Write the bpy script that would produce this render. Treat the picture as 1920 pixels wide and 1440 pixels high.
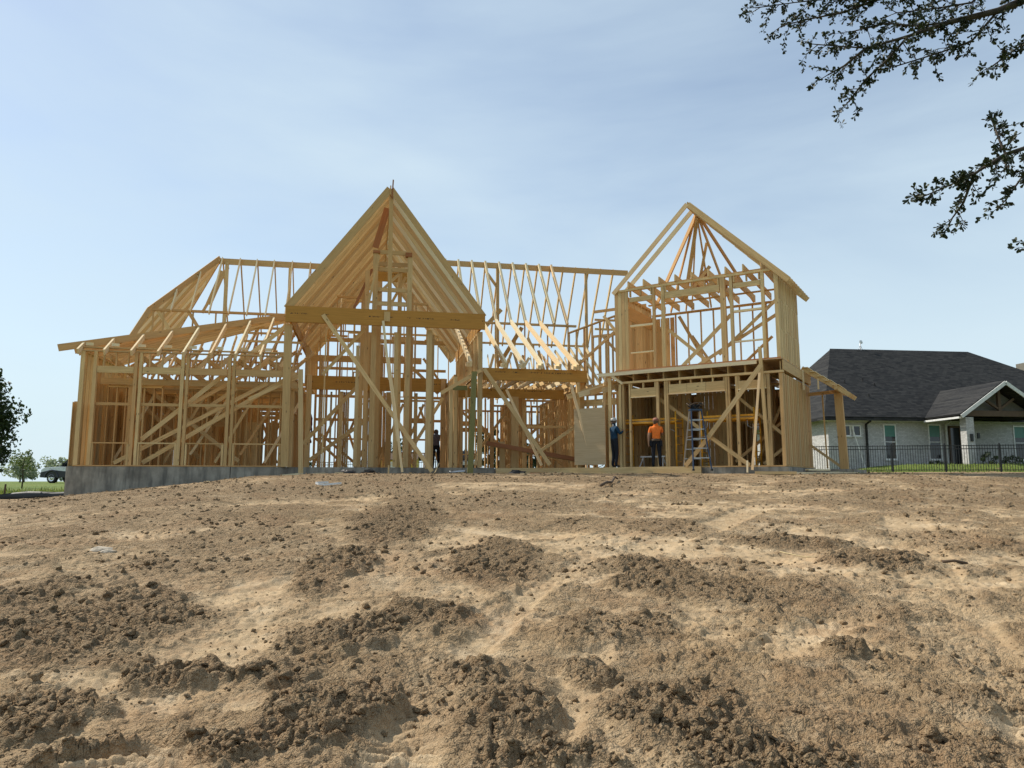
import bpy, math, random
import numpy as np
from mathutils import Vector, Matrix

for o in list(bpy.data.objects):
    bpy.data.objects.remove(o)
sc = bpy.context.scene
COL = sc.collection
R = math.radians
random.seed(11)
RNG = np.random.default_rng(7)

# ------------------------------------------------------------------ camera
CAMZ = 1.55
cd = bpy.data.cameras.new('camera'); cam = bpy.data.objects.new('camera', cd); COL.objects.link(cam)
cam.location = (0, 0, CAMZ); cam.rotation_euler = (R(90 + 7.5), 0, 0)
cd.sensor_fit = 'HORIZONTAL'; cd.sensor_width = 36; cd.lens = 1387 / 1920 * 36
cd.clip_start = 0.1; cd.clip_end = 6000
sc.camera = cam

# ------------------------------------------------------------------ sky and sun
SUN = Vector((-0.62, 0.33, 0.70)).normalized()
w = bpy.data.worlds.new('World'); sc.world = w; w.use_nodes = True
nt = w.node_tree; nt.nodes.clear()
def wn(t, **k):
    n = nt.nodes.new(t)
    for a, b in k.items(): setattr(n, a, b)
    return n
wout = wn('ShaderNodeOutputWorld'); wbg = wn('ShaderNodeBackground'); wbg.inputs['Strength'].default_value = 0.135
sky = wn('ShaderNodeTexSky', sky_type='NISHITA', sun_disc=False)
sky.sun_elevation = math.asin(SUN.z); sky.sun_rotation = math.atan2(SUN.x, SUN.y)
sky.air_density = 1.0; sky.dust_density = 0.45; sky.ozone_density = 0.6; sky.altitude = 100
tc = wn('ShaderNodeTexCoord'); mp = wn('ShaderNodeMapping'); mp.inputs['Scale'].default_value = (1.0, 1.0, 3.6)
mp.inputs['Rotation'].default_value = (0.10, 0.12, 0.5)
nz = wn('ShaderNodeTexNoise'); nz.inputs['Scale'].default_value = 1.35; nz.inputs['Detail'].default_value = 6; nz.inputs['Roughness'].default_value = 0.52
nz.inputs['Distortion'].default_value = 0.35
rp = wn('ShaderNodeValToRGB'); rp.color_ramp.elements[0].position = 0.32; rp.color_ramp.elements[1].position = 0.72
rp.color_ramp.elements[0].color = (0.28, 0.28, 0.28, 1); rp.color_ramp.elements[1].color = (0.90, 0.90, 0.90, 1)
mx = wn('ShaderNodeMix', data_type='RGBA'); mx.inputs['B'].default_value = (4.55, 5.55, 6.25, 1)
L = nt.links.new
L(tc.outputs['Generated'], mp.inputs['Vector']); L(mp.outputs[0], nz.inputs['Vector']); L(nz.outputs['Fac'], rp.inputs[0])
L(rp.outputs[0], mx.inputs['Factor']); L(sky.outputs[0], mx.inputs['A'])
sxyz = wn('ShaderNodeSeparateXYZ'); L(tc.outputs['Generated'], sxyz.inputs[0])          # low haze all round the horizon
hz_ = wn('ShaderNodeMapRange'); hz_.inputs['From Min'].default_value = 0.0; hz_.inputs['From Max'].default_value = 0.42; hz_.inputs['To Min'].default_value = 0.88; hz_.inputs['To Max'].default_value = 0.0; hz_.interpolation_type = 'SMOOTHSTEP'
L(sxyz.outputs[2], hz_.inputs['Value']); mh = wn('ShaderNodeMix', data_type='RGBA'); mh.inputs['B'].default_value = (4.7, 5.75, 6.3, 1)
L(hz_.outputs['Result'], mh.inputs['Factor']); L(mx.outputs['Result'], mh.inputs['A']); L(mh.outputs['Result'], wbg.inputs['Color']); L(wbg.outputs[0], wout.inputs[0])

sd = bpy.data.lights.new('sun', 'SUN'); sun = bpy.data.objects.new('sun', sd); COL.objects.link(sun)
sd.energy = 4.9; sd.angle = R(0.6); sd.color = (1.0, 0.93, 0.82)
sun.rotation_euler = (-SUN).to_track_quat('-Z', 'Y').to_euler(); sun.location = (-20, 10, 30)

sc.view_settings.view_transform = 'Standard'; sc.view_settings.look = 'None'
sc.view_settings.exposure = 0.12; sc.view_settings.gamma = 1.0; sc.view_settings.use_curve_mapping = False

# ------------------------------------------------------------------ helpers
def tag(o, label=None, cat=None, group=None, kind=None):
    if label: o['label'] = label
    if cat: o['category'] = cat
    if group: o['group'] = group
    if kind: o['kind'] = kind
    return o
def empty(name, loc, rz=0.0):
    o = bpy.data.objects.new(name, None); COL.objects.link(o); o.empty_display_size = 0.1
    o.location = loc; o.rotation_euler = (0, 0, rz); return o

class NT:
    """small node-graph helper"""
    def __init__(s, name):
        s.m = bpy.data.materials.new(name); s.m.use_nodes = True; s.t = s.m.node_tree; s.t.nodes.clear()
        s.out = s.n('ShaderNodeOutputMaterial'); s.b = s.n('ShaderNodeBsdfPrincipled'); s.t.links.new(s.b.outputs[0], s.out.inputs[0])
    def n(s, t, **k):
        x = s.t.nodes.new(t)
        for a, v in k.items():
            if a == 'i':
                for q, r in v.items(): x.inputs[q].default_value = r
            else: setattr(x, a, v)
        return x
    def l(s, a, b): s.t.links.new(a, b); return s
    def noise(s, vec, scale, detail=4, rough=.55, dist=0):
        x = s.n('ShaderNodeTexNoise', i={'Scale': scale, 'Detail': detail, 'Roughness': rough, 'Distortion': dist})
        if vec is not None: s.l(vec, x.inputs['Vector'])
        return x.outputs['Fac']
    def ramp(s, f, stops):
        x = s.n('ShaderNodeValToRGB'); e = x.color_ramp.elements
        while len(e) < len(stops): e.new(0.5)
        for k, (p, c) in enumerate(stops):
            e[k].position = p; e[k].color = (c[0], c[1], c[2], 1) if not isinstance(c, (int, float)) else (c, c, c, 1)
        s.l(f, x.inputs[0]); return x.outputs[0]
    def mix(s, f, a, b, mode='MIX'):
        x = s.n('ShaderNodeMix', data_type='RGBA', blend_type=mode)
        for v, k in ((f, 'Factor'), (a, 'A'), (b, 'B')):
            if hasattr(v, 'links'): s.l(v, x.inputs[k])
            else: x.inputs[k].default_value = v if isinstance(v, (int, float)) else (v[0], v[1], v[2], 1)
        return x.outputs['Result']
    def math(s, op, a, b=0.0):
        x = s.n('ShaderNodeMath', operation=op)
        for k, v in enumerate((a, b)):
            if hasattr(v, 'links'): s.l(v, x.inputs[k])
            else: x.inputs[k].default_value = v
        return x.outputs[0]
    def map(s, vec, scale=(1, 1, 1), loc=(0, 0, 0), rot=(0, 0, 0)):
        x = s.n('ShaderNodeMapping', i={'Scale': scale, 'Location': loc, 'Rotation': rot}); s.l(vec, x.inputs[0]); return x.outputs[0]
    def bump(s, h, strength=.3, dist=.02):
        x = s.n('ShaderNodeBump', i={'Strength': strength, 'Distance': dist}); s.l(h, x.inputs['Height']); s.l(x.outputs[0], s.b.inputs['Normal'])
    def col(s, c): 
        if hasattr(c, 'links'): s.l(c, s.b.inputs['Base Color'])
        else: s.b.inputs['Base Color'].default_value = (c[0], c[1], c[2], 1)
        return s
    def set(s, rough=.6, metal=0, spec=.5):
        s.b.inputs['Roughness'].default_value = rough; s.b.inputs['Metallic'].default_value = metal; s.b.inputs['Specular IOR Level'].default_value = spec; return s

def wood_mat(name, c_light, c_dark, stamp=False, knots=True):
    g = NT(name).set(.72, 0, .25)
    uv = g.n('ShaderNodeUVMap', uv_map='UVMap').outputs[0]; rn = g.n('ShaderNodeUVMap', uv_map='rnd').outputs[0]
    sp = g.n('ShaderNodeSeparateXYZ'); g.l(rn, sp.inputs[0]); r1, r2 = sp.outputs[0], sp.outputs[1]
    base = g.mix(r1, c_dark, c_light)
    red = g.mix(g.math('MULTIPLY', g.math('POWER', r2, 3.0), .55), base, (c_dark[0]*1.05, c_dark[1]*.72, c_dark[2]*.55))
    red = g.mix(g.ramp(r2, [(.02, .55), (.22, 0.)]), red, (c_dark[0]*.86, c_dark[1]*.98, c_dark[2]*1.25))
    gr = g.noise(g.map(uv, (1.3, 26, 1)), 1.0, 5, .65, .6)
    c = g.mix(g.ramp(gr, [(.35, .0), (.72, .55)]), red, (c_dark[0]*.62, c_dark[1]*.52, c_dark[2]*.42))
    big = g.noise(g.map(uv, (.9, 3, 1)), 1.0, 3)
    c = g.mix(g.ramp(big, [(.42, .0), (.8, .35)]), c, (c_dark[0]*.8, c_dark[1]*.78, c_dark[2]*.8))
    if knots:
        vo = g.n('ShaderNodeTexVoronoi', i={'Scale': 1.0, 'Randomness': 1.0}); g.l(g.map(uv, (2.4, 8, 1)), vo.inputs['Vector'])
        k = g.ramp(vo.outputs['Distance'], [(.07, .85), (.15, 0.0)])
        vc = g.n('ShaderNodeSeparateXYZ'); g.l(vo.outputs['Color'], vc.inputs[0])
        k = g.math('MULTIPLY', k, g.math('GREATER_THAN', vc.outputs[0], .55))
        c = g.mix(k, c, (.07, .035, .016))
    if stamp:
        su = g.n('ShaderNodeSeparateXYZ'); g.l(uv, su.inputs[0])
        vband = g.math('MULTIPLY', g.math('GREATER_THAN', su.outputs[1], 100.30), g.math('LESS_THAN', su.outputs[1], 100.345))
        ink = g.math('GREATER_THAN', g.noise(g.map(uv, (26, 9, 1)), 1.0, 1), .52)
        word = g.math('GREATER_THAN', g.noise(g.map(uv, (1.1, .01, 1)), 1.0, 1), .5)
        c = g.mix(g.math('MULTIPLY', g.math('MULTIPLY', vband, ink), word), c, (.035, .025, .02))
    g.col(c); g.bump(gr, .25, .004); return g.m
M = {}
M['pine'] = wood_mat('pine', (.84, .635, .32), (.54, .35, .148))
M['fresh'] = wood_mat('fresh_pine', (.88, .76, .50), (.80, .64, .37), knots=False)
M['lvl'] = wood_mat('laminated_beam', (.56, .315, .075), (.45, .235, .048), stamp=True, knots=False)
M['ply'] = wood_mat('plywood', (.72, .58, .38), (.62, .47, .28), knots=False)
M['green'] = wood_mat('treated_pine', (.30, .29, .12), (.22, .23, .09))
M['redwood'] = wood_mat('reddish_plank', (.44, .20, .085), (.36, .15, .06))

def simple(name, c, rough=.6, metal=0, spec=.5, var=.15, scale=8, bump=0):
    g = NT(name).set(rough, metal, spec); t = g.n('ShaderNodeTexCoord').outputs['Object']
    n = g.noise(t, scale, 4)
    g.col(g.mix(g.ramp(n, [(.3, 0.), (.75, 1.)]), tuple(x*(1-var) for x in c), tuple(min(1, x*(1+var)) for x in c)))
    if bump: g.bump(n, bump, .01)
    return g.m
M['yellow'] = simple('yellow_scaffold_paint', (.78, .38, .03), .45, 0, .4, .25, 6)
M['alu'] = simple('aluminium', (.42, .43, .44), .4, .9, .5, .08)
M['blue'] = simple('blue_fibreglass', (.022, .045, .09), .45)
M['black'] = simple('black_metal', (.012, .012, .013), .45)
M['white'] = simple('white_paint', (.72, .72, .70), .5)
M['trim'] = simple('pale_trim', (.60, .60, .57), .6)
M['skin'] = simple('skin', (.33, .19, .12), .55)
M['orange'] = simple('orange_cloth', (.85, .20, .035), .85, 0, .2, .18, 12, .3)
M['bluecloth'] = simple('blue_cloth', (.014, .045, .085), .85, 0, .2, .2, 12, .3)
M['darkcloth'] = simple('dark_cloth', (.018, .02, .026), .9, 0, .2, .2, 12, .3)
M['greycloth'] = simple('grey_cloth', (.13, .12, .14), .9, 0, .2, .2, 12, .3)
M['leather'] = simple('leather', (.09, .06, .035), .7)
M['capgrey'] = simple('pale_cap', (.55, .53, .50), .8)
M['capred'] = simple('reddish_cap', (.30, .12, .08), .8)
M['gablewood'] = simple('gable_boards', (.16, .145, .115), .8)
M['rubber'] = simple('rubber', (.014, .014, .014), .8)
M['chrome'] = simple('polished_wheel', (.66, .66, .67), .22, 1)
M['carwhite'] = simple('white_car_paint', (.68, .69, .70), .25)
M['carblack'] = simple('black_car_paint', (.012, .014, .02), .3)
M['glass'] = simple('dark_glass', (.012, .016, .018), .06, 0, .6, .1)
M['blind'] = simple('green_blind', (.05, .17, .135), .35, 0, .5, .1)
M['yellowwall'] = simple('yellow_siding', (.66, .50, .06), .6)
M['hose'] = simple('dark_red_hose', (.16, .015, .02), .5)
M['fabric'] = simple('silt_fabric', (.022, .022, .022), .55, 0, .5, .3, 5, .5)
M['palestone'] = simple('pale_stone', (.42, .36, .28), .9, 0, .2, .3, 20, .5)
M['straw'] = simple('straw', (.48, .38, .20), .8)
M['stick'] = simple('dead_wood', (.10, .065, .04), .9)
M['bark'] = simple('bark', (.06, .047, .036), .9, 0, .2, .4, 9, .8)

def concrete_mat():
    g = NT('concrete').set(.85, 0, .25); t = g.n('ShaderNodeTexCoord').outputs['Object']
    a = g.noise(t, 1.1, 6, .62); b = g.noise(g.map(t, (5, 5, .9)), 1.0, 4); f = g.noise(t, 60, 3)
    c = g.mix(g.ramp(a, [(.35, 0.), (.65, 1.)]), (.18, .16, .13), (.40, .365, .30))
    c = g.mix(g.ramp(b, [(.46, 0.), (.70, .75)]), c, (.085, .082, .072)); c = g.mix(g.ramp(f, [(.4, 0.), (.9, .3)]), c, (.10, .1, .09))
    g.col(c); g.bump(f, .3, .005); return g.m
M['concrete'] = concrete_mat()

def box_verts(L_, T_, W_):
    x, y, z = L_/2, T_/2, W_/2
    return [(-x,-y,-z),(x,-y,-z),(x,y,-z),(-x,y,-z),(-x,-y,z),(x,-y,z),(x,y,z),(-x,y,z)]
BF = [(0,3,2,1),(4,5,6,7),(0,1,5,4),(1,2,6,5),(2,3,7,6),(3,0,4,7)]
def box_uv(L_, T_, W_, off):
    """per-loop uv: u along the board, v across it"""
    vs = box_verts(L_, T_, W_); out = []
    for k, f in enumerate(BF):
        for i in f:
            p = vs[i]
            if k in (0, 1): out.append((p[0]+off[0], p[1]+off[1]))
            elif k in (2, 4): out.append((p[0]+off[0], p[2]+W_/2+off[1]))
            else: out.append((p[1]+off[0], p[2]+W_/2+off[1]))
    return out

class Frame:
    def __init__(s, o, ang):
        s.o = Vector(o); a = R(ang); s.a = a; s.U = Vector((math.cos(a), math.sin(a), 0)); s.V = Vector((-math.sin(a), math.cos(a), 0))
    def __call__(s, u, v, z): return s.o + s.U*u + s.V*v + Vector((0, 0, z))

def board_matrix(a, b, ref):
    a, b = Vector(a), Vector(b); X = (b-a); Ln = X.length; X.normalize(); Z = Vector(ref); Z = Z - X*Z.dot(X)
    if Z.length < 1e-4: Z = Vector((0, 1, 0)) - X*X.y
    Z.normalize(); Y = Z.cross(X)
    m = Matrix(((X.x, Y.x, Z.x, 0), (X.y, Y.y, Z.y, 0), (X.z, Y.z, Z.z, 0), (0, 0, 0, 1))); m.translation = (a+b)/2
    return m, Ln
MEM = []          # (name, matrix, L, T, W, material, rnd)
def bd(name, a, b, w_, t_, ref=(0, 0, 1), mat='pine', shade=None):
    m, Ln = board_matrix(a, b, ref)
    if Ln < .02: return
    MEM.append((name, m, Ln, t_*random.uniform(.97, 1.03), w_*random.uniform(.985, 1.015), mat, (shade if shade is not None else random.random(), random.random())))
def one_board(name, m, Ln, T_, W_, mat, rnd, parent=None, off=None):
    me = bpy.data.meshes.new(name); me.from_pydata(box_verts(Ln, T_, W_), [], BF)
    off = off or ((random.uniform(0, 60), 100.0) if mat == 'lvl' else (random.uniform(0, 60), random.uniform(0, 60)))
    u = me.uv_layers.new(name='UVMap'); u.data.foreach_set('uv', np.array(box_uv(Ln, T_, W_, off), dtype=np.float32).ravel())
    r = me.uv_layers.new(name='rnd'); r.data.foreach_set('uv', np.tile(np.array(rnd, dtype=np.float32), 24))
    me.materials.append(M[mat]); o = bpy.data.objects.new(name, me); COL.objects.link(o)
    if parent is not None:
        o.parent = parent; mm = m.copy(); mm.translation = m.translation - parent.location; o.matrix_local = mm
    else: o.matrix_world = m
    return o
def lone_board(name, a, b, w_, t_, label, cat, ref=(0, 0, 1), mat='pine', group=None, shade=None):
    m, Ln = board_matrix(a, b, ref)
    return tag(one_board(name, m, Ln, t_, w_, mat, (shade if shade is not None else random.random(), random.random())), label, cat, group)

class MB:
    """collects shapes into one mesh"""
    def __init__(s): s.v = []; s.f = []; s.mi = []
    def add(s, vs, fs, mi=0):
        n = len(s.v); s.v += [tuple(p) for p in vs]; s.f += [tuple(i+n for i in f) for f in fs]; s.mi += [mi]*len(fs); return s
    def bar(s, a, b, w_, t_, ref=(0, 0, 1), mi=0):
        m, Ln = board_matrix(a, b, ref); return s.add([m @ Vector(p) for p in box_verts(Ln, t_, w_)], BF, mi)
    def box(s, lo, hi, mi=0):
        x0, y0, z0 = lo; x1, y1, z1 = hi
        return s.add([(x0,y0,z0),(x1,y0,z0),(x1,y1,z0),(x0,y1,z0),(x0,y0,z1),(x1,y0,z1),(x1,y1,z1),(x0,y1,z1)], BF, mi)
    def tube(s, pts, rads, n=7, mi=0, cap=True):
        pts = [Vector(p) for p in pts]
        if isinstance(rads, (int, float)): rads = [rads]*len(pts)
        vs = []; prev = None
        for k, p in enumerate(pts):
            d = (pts[min(k+1, len(pts)-1)] - pts[max(k-1, 0)]).normalized()
            if prev is None: x = d.orthogonal().normalized()
            else:
                x = prev - d*prev.dot(d); x = x.normalized() if x.length > 1e-5 else d.orthogonal().normalized()
            prev = x; y = d.cross(x)
            for j in range(n):
                a = 2*math.pi*j/n; vs.append(p + (x*math.cos(a) + y*math.sin(a))*rads[k])
        fs = []
        for k in range(len(pts)-1):
            for j in range(n):
                j2 = (j+1) % n; fs.append((k*n+j, k*n+j2, (k+1)*n+j2, (k+1)*n+j))
        if cap: fs.append(tuple(range(n))[::-1]); fs.append(tuple((len(pts)-1)*n+j for j in range(n)))
        return s.add(vs, fs, mi)
    def lathe(s, c, axis, prof, n=20, mi=0):
        """prof: (radius, offset along axis)"""
        ax = Vector(axis).normalized(); x = ax.orthogonal().normalized(); y = ax.cross(x); vs = []; fs = []; c = Vector(c)
        for r, h in prof:
            for j in range(n):
                a = 2*math.pi*j/n; vs.append(c + ax*h + (x*math.cos(a)+y*math.sin(a))*r)
        for k in range(len(prof)-1):
            for j in range(n): fs.append((k*n+j, k*n+(j+1) % n, (k+1)*n+(j+1) % n, (k+1)*n+j))
        return s.add(vs, fs, mi)
    def prism(s, prof, x0, x1, mi=0):
        """prof in (y,z), extruded along x"""
        n = len(prof); vs = [(x0, p[0], p[1]) for p in prof] + [(x1, p[0], p[1]) for p in prof]
        fs = [tuple(range(n)), tuple(range(2*n-1, n-1, -1))] + [(i, i+n, (i+1) % n+n, (i+1) % n) for i in range(n)]
        return s.add(vs, fs, mi)
    def build(s, name, mats, parent=None, smooth=False, bevel=0, fr=None):
        vs = s.v
        if fr is not None: vs = [tuple(fr(*p)) for p in vs]
        if parent is not None and fr is not None:
            inv = parent.matrix_basis.inverted(); vs = [tuple(inv @ Vector(p)) for p in vs]
        me = bpy.data.meshes.new(name); me.from_pydata(vs, [], s.f)
        for m in (mats if isinstance(mats, (list, tuple)) else [mats]): me.materials.append(M[m] if isinstance(m, str) else m)
        me.polygons.foreach_set('material_index', s.mi)
        if smooth: me.polygons.foreach_set('use_smooth', [True]*len(s.f))
        me.validate(); me.update()
        import bmesh
        bm = bmesh.new(); bm.from_mesh(me); bmesh.ops.recalc_face_normals(bm, faces=bm.faces)
        if bevel: bmesh.ops.bevel(bm, geom=list(bm.edges), offset=bevel, segments=2, affect='EDGES', clamp_overlap=True)
        bm.to_mesh(me); bm.free()
        o = bpy.data.objects.new(name, me); COL.objects.link(o)
        if parent is not None: o.parent = parent
        return o

def np_mesh(name, verts, faces, mat, smooth=True, attrs=None):
    """verts (N,3), faces (M,k)"""
    me = bpy.data.meshes.new(name); n, k = faces.shape
    me.vertices.add(len(verts)); me.vertices.foreach_set('co', np.ascontiguousarray(verts, dtype=np.float32).ravel())
    me.loops.add(n*k); me.loops.foreach_set('vertex_index', np.ascontiguousarray(faces, dtype=np.int32).ravel())
    me.polygons.add(n); me.polygons.foreach_set('loop_start', np.arange(0, n*k, k, dtype=np.int32))
    try: me.polygons.foreach_set('loop_total', np.full(n, k, dtype=np.int32))
    except Exception: pass
    if smooth: me.polygons.foreach_set('use_smooth', np.ones(n, dtype=bool))
    for an, av in (attrs or {}).items():
        at = me.attributes.new(an, 'FLOAT', 'POINT'); at.data.foreach_set('value', np.ascontiguousarray(av, dtype=np.float32))
    me.materials.append(M[mat]); me.update(calc_edges=True); me.validate()
    o = bpy.data.objects.new(name, me); COL.objects.link(o); return o

# ------------------------------------------------------------------ numpy noise
def _h(ix, iy, s):
    h = (ix.astype(np.int64)*374761393 + iy.astype(np.int64)*668265263 + s*974634777) & 0xffffffff
    h = ((h ^ (h >> 13)) * 1274126177) & 0xffffffff; h = ((h ^ (h >> 16)) * 2246822519) & 0xffffffff
    return ((h ^ (h >> 15)) & 0xffffff) / float(0xffffff)
def vn(x, y, s=0):
    ix, iy = np.floor(x), np.floor(y); fx, fy = x-ix, y-iy; fx = fx*fx*fx*(fx*(fx*6-15)+10); fy = fy*fy*fy*(fy*(fy*6-15)+10)
    a, b, c, d = _h(ix, iy, s), _h(ix+1, iy, s), _h(ix, iy+1, s), _h(ix+1, iy+1, s)
    return (a*(1-fx)+b*fx)*(1-fy) + (c*(1-fx)+d*fx)*fy - .5
def fbm(x, y, s=0, o=4):
    r = 0; a = 1.0
    for k in range(o): r = r + a*vn(x*2**k+k*17.3, y*2**k-k*9.1, s+k); a *= .5
    return r
def worley(x, y, s=0):
    ix, iy = np.floor(x), np.floor(y); f1 = np.full(x.shape, 9.); f2 = f1.copy(); rid = np.zeros(x.shape)
    for dx in (-1, 0, 1):
        for dy in (-1, 0, 1):
            cx, cy = ix+dx, iy+dy; px = cx+.12+.76*_h(cx, cy, s); py = cy+.12+.76*_h(cx, cy, s+5); d = np.hypot(x-px, y-py); r = _h(cx, cy, s+9)
            n = d < f1; f2 = np.where(n, f1, np.minimum(f2, d)); rid = np.where(n, r, rid); f1 = np.where(n, d, f1)
    return f1, f2, rid
def sstep(a, b, x):
    t = np.clip((x-a)/(b-a), 0, 1); return t*t*(3-2*t)

# ------------------------------------------------------------------ terrain
def base_h(x, y):
    """the slope up to the slab, the plateau and the lower field on the left"""
    x = np.asarray(x, dtype=float); y = np.asarray(y, dtype=float)
    left = sstep(-5.5, -16.5, x)
    top = 1.80 - .84*left
    top = top + .22*sstep(24, 40, y)*sstep(4, 16, x)
    ramp = np.clip(y/23.5, -1, 1); ramp = ramp - .10*np.sin(np.clip(ramp, 0, 1)*math.pi*2)*.35
    h = top*ramp
    h = h + .42*sstep(.2, 3.4, y-(38.0-(x-16.4)*.24))*sstep(17, 22, x)*sstep(80, 50, y)
    far = sstep(30, 66, y)*left
    h = h + far*.42
    return h
CL = [(-3.24,5.95,.92,1.11),(-4.39,7.02,.44,.65),(-1.93,8.3,.46,1.34),(-1.82,12.21,.83,2.57),(-.18,8.8,.48,1.51),(-1.24,5.79,.46,.55),(-.69,6.23,.48,.37),(-1.03,4.14,.31,.6),(-.2,4.94,.3,.47),(-.03,4.23,.32,.37),(.45,5.01,.16,.27),(1.48,7.9,.47,.9),(2.02,7.25,.6,.69),(.79,6.0,.46,.47),(.85,4.33,.38,.51),(1.12,3.75,.41,.26),(2.36,5.48,.19,.26),(3.67,10.0,.78,.45),(4.24,8.76,.68,.68),(-2.19,4.81,.43,.3),(-1.56,4.71,.29,.24),(-2.55,4.13,.31,.25),(-6.3,13.32,1.11,1.96),(-3.64,10.27,1.0,1.39),(-6.13,10.21,.86,1.15),(-3.82,8.27,.7,.6),(0,14.54,1.42,1.89),(1.13,11.42,.64,.82),(2.28,11.15,.71,.89),(3.12,6.59,.6,.42),(5.85,10.16,1.0,.92),(2.72,7.21,.5,.46),(1.76,4.28,.35,.19),(2.62,4.54,.4,.35),(2.07,3.81,.39,.24),(.25,3.63,.35,.16),(-1.98,3.59,.29,.06),(-1.43,3.74,.23,.17),(-4.52,16.0,1.24,1.61),(-3.36,6.9,.43,.52)]
WEAK = {22:.55,23:.6,24:.55,25:.6,26:.6,27:.7,28:.7,29:.6,30:.6,31:.6,32:.5,33:.6,34:.55,38:.5,12:.85,13:.8}
def clod_mask(x, y):
    wx = x + .30*fbm(x*1.6, y*1.6, 3, 4); wy = y + .36*fbm(x*1.6+9, y*1.6, 4, 4)
    m = np.zeros(x.shape)
    for k, (cx, cy, rx, ry) in enumerate(CL):
        d = np.hypot((wx-cx)/rx, (wy-cy)/ry); m = np.maximum(m, WEAK.get(k, 1.0)*sstep(1.2, .65, d))
    far = sstep(11, 17, y)
    m = np.maximum(m, (.5+.1*far)*sstep(.0, .40, fbm(x*.75, y*.6, 40, 5) - .08 + .34*far + .06*sstep(0, -6, x)))
    return m
def seg_d(x, y, pts):
    d = np.full(x.shape, 9.); sd_ = np.zeros(x.shape)
    for (ax, ay), (bx, by) in zip(pts[:-1], pts[1:]):
        ex, ey = bx-ax, by-ay; t = np.clip(((x-ax)*ex+(y-ay)*ey)/(ex*ex+ey*ey), 0, 1); qx, qy = x-ax-t*ex, y-ay-t*ey
        dd = np.hypot(qx, qy); n = dd < d; d = np.where(n, dd, d); sd_ = np.where(n, np.sign(ex*qy-ey*qx), sd_)
    return d, sd_
TRACKS = ((-1.72,3.1,-1.88,4.05,.46,.105,.020),(.25,10.2,1.6,11.7,.42,.15,.035),(-5.2,9.2,-3.4,6.6,.36,.12,.030),(3.0,5.0,6.5,12.5,.35,.12,.018),(-1.5,9.6,-.9,7.2,.3,.10,.012),(-.55,3.4,-.45,5.1,.2,.09,.018),(2.6,8.6,6.6,10.4,.3,.16,.02),(-8.5,12.5,-2.5,15.5,.35,.2,.02),(1.5,9.2,4.6,13.8,.3,.16,.018),(-7,9.3,-4.9,10.9,.4,.14,.028),(2.0,16,9.5,17.5,.4,.22,.022),(-.62,3.1,-.55,4.5,.17,.075,.016),(-.56,4.2,-.25,5.7,.17,.075,.016),(-.3,5.4,.35,7.6,.17,.08,.016),(.25,7.3,1.1,9.4,.18,.10,.018),(.12,3.1,.30,4.6,.15,.075,.014),(.28,4.4,.9,6.4,.15,.08,.014),(2.4,3.4,3.4,5.4,.2,.08,.016),(1.6,5.2,3.4,6.9,.2,.09,.018),(-3.1,3.9,-2.2,5.1,.2,.08,.016),(-2.9,6.6,-1.3,8.8,.22,.09,.02),(-2.0,7.3,-.6,9.4,.2,.09,.018),(3.5,7.0,5.6,8.2,.22,.1,.018))
def track_win(x, y):
    """1 where wheels have pressed the ground smooth"""
    o = np.zeros(x.shape)
    for (ax, ay, bx, by, wd, pit, amp) in TRACKS:
        ex, ey = bx-ax, by-ay; Ln = math.hypot(ex, ey); ex /= Ln; ey /= Ln; s_ = (x-ax)*ex+(y-ay)*ey; q = -(x-ax)*ey+(y-ay)*ex; k = (s_ > 0) & (s_ < Ln) & (np.abs(q) < wd+.1)
        if k.any(): Q = q[k]+.05*fbm(x[k]*3, y[k]*3, 90, 2); o[k] = np.maximum(o[k], sstep(0, .25, s_[k])*sstep(Ln, Ln-.25, s_[k])*sstep(wd+.03, wd-.08, np.abs(Q)))
    return o
def rough_of(x, y, m):
    return (m + (1-m)*np.clip(.40+1.25*fbm(x*.9+.4*y, y*.8, 58, 4)+1.0*fbm(x*4.5, y*4.5, 66, 4)+.25*sstep(8, 13, y), .06, 1.0))*(1-.8*track_win(x, y)*(1-.5*m))
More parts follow.
